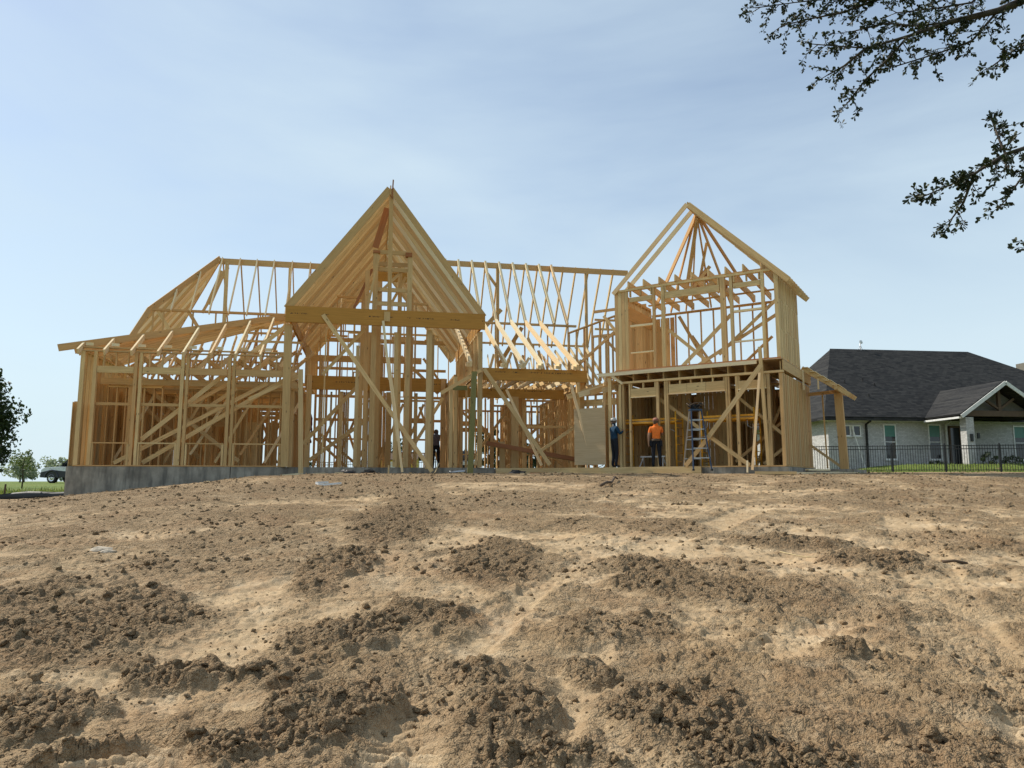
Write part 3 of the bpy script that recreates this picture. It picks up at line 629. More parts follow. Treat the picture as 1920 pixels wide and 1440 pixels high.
brace(H, (15.95, VR2, 9.2), (15.3, VR2, 10.1), .14); brace(H, (16.0, VR2, 5.2), (17.0, VR2-1, 7.0), .2, .05, shade=.1); brace(H, (16.0, VR2-.8, 7.9), (15.2, VR2-.8, 7.0), .2, .05, shade=.2); brace(H, (18.5, VR2-.5, 4.2), (17.4, VR2-.5, 6.6), .14)
for u in (13.7, 14.6, 15.4, 16.8, 17.9, 18.9): bd('stud', H(u, VK2, 3.6), H(u, VK2, ZK2-.15), .09, .05, H.V, shade=.3)
for u in (14.2, 16.4, 18.4): bd('stud', H(u, VR2+2.6, 3.6), H(u, VR2+2.6, ZK2-.1), .09, .05, H.V, shade=.1)
for k in range(6): brace(H, (14.0+k*.8, 5.2, 3.7), (14.7+k*.7, 6.4, 5.2+.2*(k % 2)), .12)
for z in (3.65, 4.3): bd('purlin', H(13.9, 7.6, z), H(20.0, 7.6, z), .14, .09, Z3)
for k in range(16):
    u = 13.9+k*.36; bd('rafter', H(u, 6.4, 3.7), H(u+.1, 8.5, 5.7), .14, .042, Z3, 'fresh' if k % 3 else 'pine')
for k in range(14): u = 13.9+k*.4; bd('joist', H(u, 3.0, 3.55), H(u, 8.8, 3.62), .2, .042, Z3, 'pine'); bd('stud', H(u+.2, 9.2, 3.6), H(u+.2, 9.2, 4.5+1.2*random.random()), .09, .042, H.V)
for k in range(9): u = 14.2+k*.6; brace(H, (u, 5.0+.3*random.random(), 3.6), (u+random.uniform(-.8, .9), 5.4, 4.9+.6*random.random()), .12, .04, 'fresh' if k % 2 else 'pine')
for k in range(7): u = 18.3+k*.35; bd('jack_rafter', H(u, 4.4, 3.7), H(u-.6, 6.6, 5.5+.1*k), .14, .042, Z3, 'fresh')
# raised framed wall between the main roof and the angled wing
for k in range(10):
    u = -9.35+k*.37; bd('stud', T(u, 3.0, 3.7), T(u, 3.0, 5.85+.085*k), .12, .045, T.V, 'pine', random.random()*.6)
bd('top_plate', T(-9.4, 3.0, 5.88), T(-5.95, 3.0, 6.67), .14, .05, T.V); bd('purlin', T(-8.3, 3.3, 6.75), T(-5.9, 3.3, 6.75), .12, .05, Z3, shade=.1)
wall(T, 'u', 4.6, -9.0, -6.0, 3.6, 6.0, .33); wall(T, 'v', -6.1, 1.0, 5.5, 3.6, 6.2, .5)
for k in range(7): bd('joist', T(-7.6, 3.9+.1*k, 6.5-.24*k), T(-5.95, 3.9+.1*k, 6.5-.24*k), .14, .04, Z3, 'pine', .4*random.random())
brace(T, (-9.2, 2.9, 4.2), (-6.6, 2.9, 6.1), .12); brace(T, (-7.6, 2.8, 6.4), (-6.0, 2.8, 4.3), .12); brace(T, (-8.4, 4.4, 5.9), (-6.6, 4.4, 3.8), .12)
for z in (6.98, 7.45): bd('top_plate', H(20.6, 7.2, z), H(24.0, 7.2, z), .1, .06, Z3)
for u in (21.2, 22.6): bd('stud', H(u, 7.2, 7.0), H(u, 7.2, 7.45), .1, .06, H.V)

# -- entry gable
GC, GH, GV = 10.31, 3.6, -.3; GZ = 5.76; GA = 10.58; GP = (GA-GZ)/GH
for k in range(28):
    v = GV+.02+k*.405; zc = GA-.16; m1 = 'pine'
    bd('rafter', H(GC-.02, v, zc), H(GC-GH+.02, v, zc-GP*(GH-.04)), .27, .042, Z3, m1, (.15, .85, .45, 1.0, .0)[k % 5])
for k in range(19):
    v = GV+.02+k*.60; bd('rafter', H(GC+.02, v, zc), H(GC+GH-.02, v, zc-GP*(GH-.04)), .22, .042, Z3, 'fresh' if k % 3 == 1 else m1, (.1, .9, .5, 1.0)[k % 4])  # paler boards alternate here, standing in for sunlit slits between rafters
bd('ridge_board', H(GC, GV-.04, GA-.22), H(GC, 10.8, GA-.22), .36, .042, Z3, shade=.15)
bd('beam', H(6.70, GV-.05, 5.44), H(13.92, GV-.05, 5.44), .60, .09, Z3, 'lvl', .7)
bd('beam', H(6.86, GV+.05, 5.38), H(6.86, 7.5, 5.38), .42, .09, Z3, 'lvl', .6); bd('beam', H(13.76, GV+.05, 5.38), H(13.76, 7.5, 5.38), .42, .09, Z3, 'lvl', .95)
bd('blocking', H(GC-.03, GV-.11, 5.3), H(GC-.03, GV-.11, 5.66), .22, .04, H.U, shade=.3)
bd('post', H(GC+.05, GV+.12, 5.3), H(GC+.03, GV+.12, GA-.4), .09, .15, H.V, shade=.15); bd('post', H(GC+.06, GV+.02, GA-.5), H(GC+.09, GV+.0, GA+.2), .05, .05, H.V, 'redwood', .1)
post(H, 13.78, -.05, 0, 5.1, .17, .2, shade=.25); post(H, 11.87, 0, -.05, 5.1, .20, .16, shade=.6); post(H, 12.02, .3, 0, 5.0, .12, .16, shade=.2)
# tall chase of built-up posts under the gable
for u, v, zt, w_ in ((9.82, .6, 8.15, .19), (11.09, .6, 8.1, .18), (9.58, .95, 7.55, .17), (9.37, 1.5, 6.9, .16), (10.82, 1.1, 7.55, .16), (11.25, 1.7, 6.9, .15), (10.0, 1.9, 7.4, .2), (9.25, .1, 4.45, .13), (10.68, .1, 5.0, .15)):
    post(H, u, v, .02, zt, w_, .14, du=random.uniform(-.05, .05), shade=.3+.4*random.random())
for z, v in ((8.22, .6), (7.55, .62), (6.75, .62), (7.9, 1.1), (6.2, .6), (5.9, 1.2)): bd('blocking', H(9.75, v, z), H(11.15, v, z), .16, .05, Z3)
bd('blocking', H(9.72, .58, 8.2), H(9.98, .58, 8.2), .10, .2, Z3, 'redwood'); bd('blocking', H(10.95, .58, 8.15), H(11.2, .58, 8.15), .16, .2, Z3, 'redwood')
bd('sheathing_board', H(9.9, 2.2, 7.7), H(11.1, 2.2, 7.7), .4, .02, Z3, 'lvl'); bd('sheathing_board', H(9.8, .5, 8.35), H(10.22, .5, 9.95), .24, .03, H.U, 'redwood', .9)
brace(H, (9.85, .7, 6.5), (10.9, .7, 7.6), .1); brace(H, (9.5, .3, 5.6), (9.95, .3, 8.0), .09); brace(H, (10.4, 1.0, 6.2), (11.0, 1.0, 7.4), .1); brace(H, (9.0, 1.2, 6.0), (9.7, 1.2, 7.7), .1, .04, 'redwood')
wall(H, 'u', 3.3, 8.3, 9.4, 5.6, 7.1, .4, .12); wall(H, 'u', 5.2, 8.5, 12.2, 3.7, 7.4, .5, .12, opens=((9.0, 10.0, 4.2, 5.6), (10.6, 11.6, 4.2, 5.6)))
# beams, posts and window wall behind the gable
for u, w_, z in ((8.72, .26, 3.1), (9.5, .34, 5.6), (10.35, .3, 3.1), (11.35, .2, 5.4), (7.75, .16, 4.6), (8.2, .09, 3.1)):
    for q in range(max(1, int(w_/.075))): post(H, u+q*.08, 3.35+.03*(q % 2), 0, z, .072, .14, shade=.1+.5*random.random())
for k in range(5): brace(H, (7.4+k*.9, 5.6, .1), (8.5+k*.9, 5.6, 2.9), .11); 
for k in range(4): brace(H, (13.0-k*1.2, 6.8, .1), (12.0-k*1.2, 6.8, 2.9), .11)
bd('beam', H(7.2, 3.0, 3.42), H(12.85, 3.0, 3.42), .56, .09, Z3, 'lvl', .35)
post(H, 7.35, 3.0, 0, 3.7, .2); post(H, 12.7, 3.0, 0, 3.7, .18); post(H, 8.6, 3.2, 0, 3.1, .16); post(H, 9.9, 3.2, 0, 3.1, .24, shade=.2); post(H, 10.5, 3.1, 0, 3.1, .22, shade=.1); post(H, 11.6, 3.2, 0, 3.1, .14)
for u, w_ in ((7.2, .1), (7.7, .1), (8.15, .06), (9.9, .12), (10.4, .07), (11.4, .07), (12.5, .12), (13.3, .08), (14.6, .1), (15.4, .07), (16.4, .1)): post(H, u, 8.9, 0, 3.6 if u > 13 else 6.4, w_, .14, shade=.1)
for a, b in ((7.2, 9.9), (11.4, 13.4)):
    for z in (1.5, 2.42, 3.55, 4.9): bd('sill', H(a, 8.9, z), H(b, 8.9, z), .12 if z > 2 else .08, .14, Z3, shade=.05)
bd('purlin', H(7.0, 8.9, 6.3), H(13.8, 8.9, 6.3), .2, .09, Z3, shade=.1); bd('purlin', H(7.0, 6.0, 4.9), H(12.0, 6.0, 4.9), .28, .05, Z3, shade=.4)
post(H, 8.4, 6.0, 0, 6.8, .09, shade=.4); post(H, 7.9, 5.0, 0, 5.6, .07); post(H, 10.2, 6.0, 0, 5.6, .2, shade=.1); post(H, 8.05, 1.0, 0, 5.3, .05, shade=.8)
wall(H, 'u', 6.2, 9.6, 11.3, 0, 3.1, .34); wall(H, 'u', 7.6, 11.0, 13.6, 0, 3.3, .42, opens=((11.6, 12.5, .8, 2.2),)); wall(H, 'v', 9.2, 4.6, 8.8, 0, 3.3, .40); wall(H, 'u', 9.3, 8.6, 13.6, 3.6, 6.8, .55, .12); wall(H, 'v', 13.6, 4.0, 8.8, 0, 3.3, .45); wall(H, 'v', 7.1, 4.5, 8.8, 3.6, 5.2, .4)
wall(H, 'v', 12.95, .6, 4.6, 0, 3.55, .19, .14, .06); wall(H, 'v', 13.76, .4, 7.0, 3.55, 5.15, .41, .10)
for k in range(7): bd('sheathing_board', H(13.05, .75+k*.3, .1), H(13.05, .75+k*.3, 3.3), .26, .02, H.V, 'pine')
bd('blocking', H(12.75, .3, 3.0), H(13.35, .3, 3.0), .17, .05, Z3, 'green', .1)
brace(H, (8.0, -.42, 5.45), (11.97, -.75, -.16), .15, shade=.9)
brace(H, (10.14, -.46, 5.3), (10.40, -.78, 3.1), .09, .04, 'fresh'); brace(H, (10.33, -.82, 3.9), (10.75, -1.1, .9), .13, .04, 'fresh'); brace(H, (10.70, -1.07, 1.3), (10.90, -1.25, -.19), .08, .04, 'fresh')
brace(H, (7.3, 1.6, .9), (9.4, 1.6, 3.3), .14, shade=.25); brace(H, (7.5, 2.2, .3), (9.8, 2.2, 2.0), .14, shade=.25); brace(H, (7.6, 6.5, 1.6), (9.4, 6.5, .1), .12); brace(H, (7.4, 7.2, 1.4), (8.8, 7.2, .1), .12); brace(H, (11.0, 2.0, .1), (12.6, 2.0, 2.8), .13)
brace(H, (9.5, .5, 5.2), (8.0, .5, 3.4), .12); brace(H, (12.3, -.2, 2.72), (13.8, -.28, 3.62), .13, shade=.7); brace(H, (12.6, 4.0, 3.2), (11.0, 4.2, 4.8), .13); brace(H, (11.9, 3.4, 4.6), (12.6, 4.0, 3.8), .1)
brace(H, (7.3, .35, 3.35), (5.5, .2, 2.4), .13)

# -- porch to the right of the gable
bd('beam', H(13.9, 0, 3.52), H(16.6, 0, 3.52), .46, .09, Z3, 'lvl', .6); bd('beam', H(16.6, 0, 3.52), H(17.98, 0, 3.52), .46, .09, Z3, 'lvl', .75); bd('beam', H(17.95, .05, 3.52), H(18.6, 2.8, 3.45), .40, .09, Z3, 'lvl', .4)
bd('beam', H(13.2, 3.0, 3.15), H(17.85, 3.0, 3.15), .40, .09, Z3, 'lvl', .4)
for k in range(7): bd('joist', H(14.1+k*.6, .05, 3.35), H(14.1+k*.6, 3.1, 3.42), .16, .05, Z3, 'fresh' if k % 2 else 'pine')
post(H, 17.62, .02, -.0, 3.28, .12, .16, shade=.6); post(H, 17.85, .35, 0, 3.3, .2, shade=.2); post(H, 14.75, 3.0, -.1, 2.95, .16, shade=.25); post(H, 15.6, 2.4, -.2, 2.95, .30, .14, shade=.2); post(H, 15.1, 2.5, -.2, 1.1, .24, .1, shade=.3); post(H, 13.4, .9, 0, 3.2, .08, shade=.8); post(H, 12.72, .1, 0, 3.0, .12, shade=.5)
for u0, u1 in ((13.8, 16.4), (16.8, 21.0)): wall(H, 'u', 8.9, u0, u1, 0, 3.0, .42, opens=(((u0+.3, u0+1.1, .8, 2.2),) if u0 < 15 else ((17.5, 18.3, .8, 2.1),)))
wall(H, 'u', 5.6, 16.2, 20.0, 0, 3.2, .28); wall(H, 'v', 16.2, 3.4, 8.8, 0, 3.2, .36, opens=((5.0, 5.9, 0, 2.1),)); wall(H, 'v', 18.2, 2.4, 8.8, 0, 3.3, .34); wall(H, 'u', 7.2, 15.4, 20, 0, 3.1, .34)
for p, q in (((14.0, 5.5, 2.7), (16.2, 5.5, .3)), ((14.2, 6.2, .2), (16.1, 6.2, 2.9)), ((15.8, 4.2, .2), (17.9, 4.2, 2.3)), ((16.0, 4.6, .8), (18.0, 4.6, 2.8)), ((13.9, 7.5, 2.9), (15.9, 7.5, 1.2)), ((15.6, 4.0, .1), (17.0, 4.0, 1.2)), ((16.1, .6, .55), (17.6, .4, 1.6)), ((15.4, 3.5, 2.2), (17.9, 3.5, .2)), ((13.7, .5, .1), (14.0, .9, 1.1))): brace(H, p, q, .12)
bd('blocking', H(13.7, 8.0, 1.95), H(15.4, 8.0, 1.95), .2, .05, Z3, shade=.1); bd('blocking', H(16.3, 3.3, 1.8), H(18, 3.3, 1.8), .1, .05, Z3)
brace(H, (13.9, -.28, 3.67), (16.33, -.6, .1), .15, shade=.4); brace(H, (14.86, .3, 2.98), (16.09, -.3, .08), .10, .04, 'fresh')
brace(H, (17.3, -.15, 3.17), (18.0, -.55, .12), .11, .04, 'fresh'); brace(H, (18.62, -.3, 3.3), (18.3, -.55, .12), .11, .04, 'fresh'); post(H, 18.75, -.25, 0, 3.3, .17, .09, shade=.5)
bd('plank', H(14.35, 1.9, 1.02), H(18.7, 1.2, .22), .16, .06, Z3, 'redwood'); bd('plank', H(14.35, 2.1, 1.0), H(18.7, 1.4, .2), .16, .06, Z3, 'pine')
bd('post', H(13.36, -.62, -.3), H(13.54, -.22, 3.55), .2, .19, H.V, 'green')
bd('plywood_sheet', T(-7.68, .16, 1.2), T(-6.38, .16, 1.2), 2.15, .022, Z3, 'ply', .0)

# -- angled two-storey wing: ground floor
def tpost(u, z0, z1, w_, v=0., d=.12, shade=None): bd('post', T(u, v, z0), T(u, v, z1), d, w_, T.V, 'pine', shade)
for u, w_ in ((-5.68, .10), (-5.56, .07), (-5.30, .06), (-4.24, .09), (-3.95, .07), (-3.87, .06), (-1.78, .07), (-1.70, .06), (-1.43, .09), (-.40, .10), (.0, .10)): tpost(u, .04, 3.06, w_)
bd('bottom_plate', T(-5.75, 0, .02), T(.05, 0, .02), .12, .04, T.V)
bd('top_plate', T(-5.55, -.02, 3.10), T(.10, -.02, 3.10), .14, .075, T.V, shade=.8)
for a, b, z0, z1 in ((-5.26, -4.29, 2.56, 2.86), (-3.82, -1.82, 2.60, 2.92), (-1.38, -.46, 2.60, 2.87)):
    n = 1 if b-a < 1.2 else 3
    for k in range(n): bd('header', T(a+(b-a)*k/n+.004, -.01, (z0+z1)/2), T(a+(b-a)*(k+1)/n-.004, -.01, (z0+z1)/2), z1-z0, .09, Z3, shade=.55+.2*random.random())
    bd('sill', T(a, -.01, z0-.02), T(b, -.01, z0-.02), .13, .035, T.V, 'fresh')
    k = int(round((b-a)/.42))
    for q in range(k+1): u = a+.03+(b-a-.06)*q/k; bd('cripple_stud', T(u, .0, z1), T(u, .0, 3.06), .10, .05, T.V)
bd('rim_board', T(-6.45, -.22, 3.42), T(-.70, -.22, 3.44), .12, .05, Z3, 'fresh', .5)
bd('rim_board', T(.085, -.02, 3.32), T(.085, 4.7, 3.32), .33, .04, Z3, shade=.3)
for k in range(11): u = -5.75+k*.575; bd('joist', T(u, .02, 3.30), T(u, 5.0, 3.30), .30, .04, Z3, shade=.2)
for i in range(5):
    for j in range(3): bd('deck_panel', T(-5.9+i*1.2, -.1+j*1.7+.84, 3.52), T(-5.9+i*1.2+1.19, -.1+j*1.7+.84, 3.52), 1.68, .02, T.V, 'ply', .3)
bd('deck_panel', T(-6.6, .7, 3.50), T(-5.95, .7, 3.50), 1.6, .02, T.V, 'ply', .3)
for k in range(31):
    v = .12+k*.15; bd('sheathing_board', T(.02, v, .05), T(.02, v, 3.07), .138, .05+.02*(k % 2), T.V, 'pine', .4*random.random())
for k in range(4): bd('sheathing_board', T(-.10, 4.85+k*.16, .0), T(-.10, 4.85+k*.16, 3.0), .14, .04, T.V, 'pine', .4)
bd('bottom_plate', T(.03, .05, .02), T(.03, 4.7, .02), .15, .04, T.U)
wall(T, 'v', -5.75, .2, 5.0, 0, 3.1, .34); wall(T, 'u', 5.0, -5.7, -.1, 0, 3.1, .38, opens=((-4.9, -3.6, .9, 2.2), (-2.2, -1.1, .5, 2.2)))
for k in range(9): bd('sheathing_board', T(-5.2+k*.165, 2.2, .05), T(-5.2+k*.165, 2.2, 3.05), .15, .03, T.U, 'pine', .1+.3*random.random())
wall(T, 'u', 2.3, -5.3, -3.8, 0, 3.1, .4); wall(T, 'u', 3.0, -2.6, -.3, 0, 3.1, .34); wall(T, 'v', -2.6, 3.0, 5.0, 0, 3.1, .3)
for k in range(8): bd('sheathing_board', T(-2.5+k*.2, 3.7, 1.7), T(-2.5+k*.2, 3.7, 3.1), .18, .03, T.U, 'pine', .2)
for k in range(19):
    if k not in (5, 6, 12): bd('sheathing_board', T(-5.6+k*.29, 5.1, .05), T(-5.6+k*.29, 5.1, 3.05), .285, .02, T.U, 'pine', .3*random.random())
for k in range(8): bd('sheathing_board', T(-3.7+k*.16, 2.9, .05), T(-3.7+k*.16, 2.9, 3.05), .15, .02, T.U, 'pine', .3*random.random())
for k in range(20): bd('sheathing_board', T(-5.84, .3, .12+k*.15), T(-5.84, 5.0, .12+k*.15), .14, .02, Z3, 'pine', .4*random.random())  # left wall boarded over, added to block the sun and darken the ground floor
brace(T, (-4.7, .5, 2.75), (-2.9, .5, 1.35), .12, shade=.7); brace(T, (-1.9, 1.2, .2), (-.3, 1.2, 1.5), .1); brace(T, (-1.6, .8, 2.4), (-.2, .8, 1.1), .1); brace(T, (-.8, .6, .1), (-.1, .9, .7), .1); brace(T, (-1.3, 1.6, .05), (-.2, 1.6, 2.5), .1)
# porch strip left of the wing
wall(T, 'u', 1.6, -8.2, -5.9, 0, 3.0, .36); bd('header', T(-7.6, .9, 2.55), T(-6.2, .9, 2.55), .25, .05, Z3); post(T, -6.05, -.1, 0, 3.3, .12, .1); tpost(-6.0, .0, 3.2, .10, .5)
for k in range(5): bd('rafter', T(-8.0+k*.5, .2, 2.75+.05*k), T(-6.6+k*.3, 1.4, 3.35), .2, .042, Z3, 'fresh' if k % 2 else 'pine')
brace(T, (-5.95, -.2, 3.38), (-5.5, -.2, 3.05), .09, .04, 'fresh')
# front props of the wing
brace(T, (-.48, -.55, 3.28), (-2.30, -.55, .98), .15, shade=.8); brace(T, (-2.2, -.48, 1.12), (-3.14, -.48, .04), .14, shade=.85); brace(T, (-2.28, -.40, 1.0), (-1.02, -.40, .04), .13, shade=.6)
brace(T, (-.50, -.72, 3.0), (-.80, -.95, -.12), .075, .045, 'fresh', .95); bd('post', T(-.44, -.30, .02), T(-.56, -.30, 3.92), .12, .10, T.V, 'pine', .5)
# upper floor
for k in range(4): bd('sheathing_board', T(-5.77+k*.135, -.01, 3.56), T(-5.77+k*.135, -.01, 6.52), .128, .05, T.U, 'pine', .5+.4*random.random())
for u, w_ in ((-4.30, .09), (-3.98, .06), (-3.92, .05), (-1.83, .09), (-1.74, .08), (-1.50, .10), (-.45, .10), (-.01, .12)): tpost(u, 3.56, 6.52, w_, shade=.5+.4*random.random())
bd('bottom_plate', T(-5.85, 0, 3.555), T(.05, 0, 3.555), .14, .04, T.V, 'redwood', .8); bd('top_plate', T(-5.82, 0, 6.555), T(.06, 0, 6.555), .14, .075, T.V, shade=.8)
for a, b in ((-5.24, -4.36), (-3.88, -1.9), (-1.42, -.52)):
    bd('header', T(a, 0, 6.17), T(b, 0, 6.17), .25 if b-a > 1.2 else .17, .09, Z3, shade=.7)
    k = max(2, int((b-a)/.42))
    for q in range(k+1): u = a+.03+(b-a-.06)*q/k; bd('cripple_stud', T(u, 0, 6.29), T(u, 0, 6.52), .1, .045, T.V)
for a, b, z in ((-5.22, -4.33, 4.18), (-5.22, -4.33, 5.18), (-1.44, -.5, 4.22), (-1.44, -.5, 5.27)): bd('sill', T(a, 0, z), T(b, 0, z), .07 if z > 5 else .045, .12, Z3, 'fresh')
for v0, z0, zt in ((0, 3.56, 6.52),):
    for k in range(22):
        v = .10+k*.142; zc = 3.52
        for j in range(3):
            za = zc + j*1.0 + .12*((k*7+j*3) % 5)/5; zb = min(zc+(j+1)*1.0+.12*((k*7+j*3+3) % 5)/5, 6.5)
            bd('sheathing_board', T(.02+.006*((k+j) % 2), v, za+.003), T(.02+.006*((k+j) % 2), v, zb), .138, .03, T.V, 'pine', random.random())
wall(T, 'v', -5.75, .15, 3.3, 3.53, 6.55, .34); wall(T, 'u', 3.4, -5.7, -.1, 3.53, 6.3, .52, .09)
for k in range(5): bd('sheathing_board', T(-5.6+k*.2, 3.3, 3.6), T(-5.6+k*.2, 3.3, 6.1), .17, .02, T.U, 'pine', .5)
bd('sheathing_board', T(-5.65, .3, 5.9), T(-5.65, 3.2, 5.9), .5, .02, Z3, 'pine', .4)
brace(T, (-3.41, .3, 3.58), (-1.62, .3, 5.25), .13, shade=.8); brace(T, (-2.92, .45, 3.58), (-.10, .45, 5.13), .11, shade=.7); brace(T, (-3.95, .5, 5.0), (-2.40, .5, 3.58), .12, shade=.7); brace(T, (-2.1, .35, 3.9), (-.1, .35, 5.6), .11, shade=.7); brace(T, (-2.4, 3.2, 3.6), (-.9, 3.2, 4.9), .1)
brace(T, (-4.2, 2.4, 5.9), (-3.0, 2.4, 3.6), .12, shade=.1); brace(T, (-3.9, 3.0, 5.2), (-2.9, 3.0, 3.6), .1, shade=.1)
for k in range(9): u = -5.25+k*.60; bd('joist', T(u, -.12, 6.74), T(u+.1, 3.5, 6.48), .26, .042, Z3, shade=.3+.4*random.random())
for v, z in ((1.1, 6.93), (2.3, 6.45), (3.3, 6.25)): bd('blocking', T(-5.4, v, z), T(-.3, v, z), .05, .09, Z3, shade=.2)
# its roof
TA, TC = 9.46, -2.9; TP = (TA-6.6)/2.9
bd('ridge_board', T(TC, -.12, TA-.12), T(TC, .98, TA-.12), .22, .042, Z3, shade=.2)
bd('hip_rafter', T(TC, .95, TA-.08), T(.05, 3.9, 6.62), .2, .045, Z3, shade=.4); bd('hip_rafter', T(TC, .95, TA-.08), T(-5.8, 3.9, 6.62), .2, .045, Z3, shade=.2)
for k in range(10):
    v = -.10+k*.36; ut = TC+.02+max(0, v-.95)*.98; bd('rafter', T(ut, v, TA-.08-TP*(ut-TC)), T(.42, v, TA-.08-TP*(3.32)), .19, .042, Z3, 'pine', .6+.4*random.random())
for v in (-.10, .56): bd('rafter', T(TC-.02, v, TA-.08), T(-5.86, v, TA-.08-TP*2.96), .16, .042, Z3, 'fresh', .4)
for u in (-5.1, -4.45, -4.2, -3.4, -2.6, -1.7): bd('rafter', T(u, 4.0, 6.5), T(TC+.03*(u+2.9), .98, TA-.14), .13, .05, Z3, shade=.2)
bd('stud', T(-3.9, 2.2, 6.5), T(TC-.05, 1.0, TA-.4), .12, .05, T.V, shade=.1)
bd('post', T(TC-.9, 2.0, 6.4), T(TC, 1.0, TA-.25), .12, .09, T.V, shade=.1); brace(T, (-3.6, 2.0, 6.7), (-2.8, 2.0, 7.6), .13, shade=.3); brace(T, (-3.4, 2.2, 6.6), (-2.95, 2.2, 8.6), .1, shade=.3)
bd('sheathing_board', T(-3.4, 2.1, 6.85), T(-2.85, 2.1, 7.45), .4, .03, Z3, 'redwood'); brace(T, (-2.9, 2.2, 7.2), (-2.5, 2.2, 6.6), .2)
for k in range(6): bd('blocking', T(-3.4+k*.3, 1.6, 6.75+.02*k), T(-3.0+k*.3, 1.7, 6.6), .18, .04, Z3, 'redwood' if k % 2 else 'pine')
# lean-to porch on the far side
bd('post', T(1.22, 4.0, -.1), T(1.14, 4.0, 2.72), .26, .26, T.V, 'pine', .35)
for v in (3.2, 3.6, 4.0, 4.4, 4.8): bd('rafter', T(.08, v, 3.62), T(1.62, v, 2.55), .15, .042, Z3, 'pine', .7)
bd('header', T(.1, 4.0, 2.72), T(1.3, 4.0, 2.78), .12, .09, Z3); bd('header', T(1.2, 3.0, 2.82), T(1.2, 5.2, 2.82), .16, .09, Z3)
for u in (.12, .62): bd('stud', T(u, 3.15, 2.8), T(u, 3.15, 3.62-.7*u), .07, .05, T.V, 'fresh')
for k in range(5): bd('sheathing_board', T(.2+k*.25, 3.1, 3.62-.70*k*.25), T(.2+k*.25, 5.0, 3.62-.70*k*.25), .2, .02, T.U, 'fresh', .9)
bd('post', T(.55, 4.6, 0), T(.5, 4.6, 2.8), .05, .05, T.V); brace(T, (.1, 3.9, .85), (1.1, 3.9, .05), .09)

house = empty('house_frame', H(0, 0, 0))
tag(house, 'large unfinished timber-framed house of bare pine studs and rafters on the hilltop', 'house frame')
def flush():
    groups = {}
    for mm in MEM: groups.setdefault(mm[0], []).append(mm)
    for name, lst in groups.items():
        lst.sort(key=lambda q: (q[1].translation - cam.location).length)
        for q in lst[:295]: one_board(name, *q[1:6], q[6], parent=house)
        if len(lst) > 295:
            V, F, U, Rn, mi = [], [], [], [], []
            mats = sorted({q[5] for q in lst[295:]})
            for q in lst[295:]:
                n = len(V); V += [tuple((q[1] @ Vector(p)) - house.location) for p in box_verts(q[2], q[3], q[4])]; F += [tuple(i+n for i in f) for f in BF]
                U += box_uv(q[2], q[3], q[4], (random.uniform(0, 60), random.uniform(0, 60))); Rn += [q[6]]*24; mi += [mats.index(q[5])]*6
            me = bpy.data.meshes.new(name); me.from_pydata(V, [], F); me.uv_layers.new(name='UVMap').data.foreach_set('uv', np.array(U, dtype=np.float32).ravel()); me.uv_layers.new(name='rnd').data.foreach_set('uv', np.array(Rn, dtype=np.float32).ravel())
            for k in mats: me.materials.append(M[k])
            me.polygons.foreach_set('material_index', mi); o = bpy.data.objects.new('inner_'+name+'s', me); COL.objects.link(o); o.parent = house; tag(o, kind='stuff')
    print('members', {k: len(v) for k, v in groups.items()})
flush()

# foundation
fd = empty('concrete_foundation', H(0, 0, 0)); tag(fd, 'grey concrete foundation slab under the timber frame, deepest at its left end', 'foundation')
b = MB(); b.box((-.20, -.06, -1.5), (5.02, 9.4, -.004)); b.build('slab', 'concrete', fd, bevel=.012, fr=H)
b = MB(); b.box((5.035, -.06, -1.5), (14.35, 9.4, -.008)); b.build('slab', 'concrete', fd, bevel=.012, fr=H)
b = MB(); b.box((14.36, 2.2, -1.5), (21, 9.4, -.006)); b.build('slab', 'concrete', fd, bevel=.012, fr=H)
b = MB(); b.box((-9.5, -.28, -1.0), (.16, 6.0, -.012)); b.build('slab', 'concrete', fd, bevel=.012, fr=T)
b = MB(); b.box((.18, 2.6, -1.0), (1.7, 6.0, -.06)); b.build('slab', 'concrete', fd, bevel=.012, fr=T)

# ------------------------------------------------------------------ loose lumber and site things
def gz(p, dz=0.): return Vector((p.x, p.y, ground_z(p.x, p.y)+dz))
def ground_board(a, b, w_, t_, label, mat='pine', flat=True, shade=None, name='scrap_board', dz=0.):
    a, b = gz(a, t_/2+.012+dz), gz(b, t_/2+.012+dz)
    return lone_board(name, a, b, w_, t_, label, 'board', (-(b-a).y, (b-a).x, 0) if flat else (0, 0, 1), mat, shade=shade)
# long form board along the slab of the wing
lone_board('form_board', T(-9.3, -.42, -.10), T(-2.62, -.42, -.10), .24, .05, 'long pale form board standing on edge before the slab where the two workers stand', 'board', mat='pine', shade=.8)
lone_board('form_board', H(14.4, -.05, -.12), H(17.3, -.35, -.10), .20, .05, 'form board standing on edge under the porch beam beside the green post', 'board', mat='pine', shade=.9)
ground_board(T(-.62, -1.35, 0), T(.55, -1.05, 0), .24, .09, 'short thick orange-brown plank lying on the dirt before the tower corner', 'pine', shade=.9)
ground_board(T(.15, -.6, 0), T(1.3, 1.6, 0), .2, .05, 'pale plank lying on the dirt beside the tower side wall', 'fresh')
ground_board(T(.9, .5, 0), T(1.75, 2.6, 0), .16, .05, 'pale plank lying nearest the lean-to porch post', 'fresh')
ground_board(T(.5, .9, 0), T(1.0, 1.9, 0), .14, .05, 'short offcut lying on other planks by the tower side wall', 'fresh', dz=.09)
ground_board(H(6.9, -1.3, 0), H(7.55, -1.7, 0), .22, .05, 'short pale offcut lying on the dirt near the left gable post', 'fresh')
ground_board(H(15.5, -1.0, 0), H(16.1, -1.15, 0), .2, .05, 'reddish offcut lying flat before the porch', 'redwood')
ground_board(H(16.2, -.8, 0), H(16.75, -.95, 0), .12, .05, 'small bright offcut lying before the porch, right of a reddish one', 'fresh')
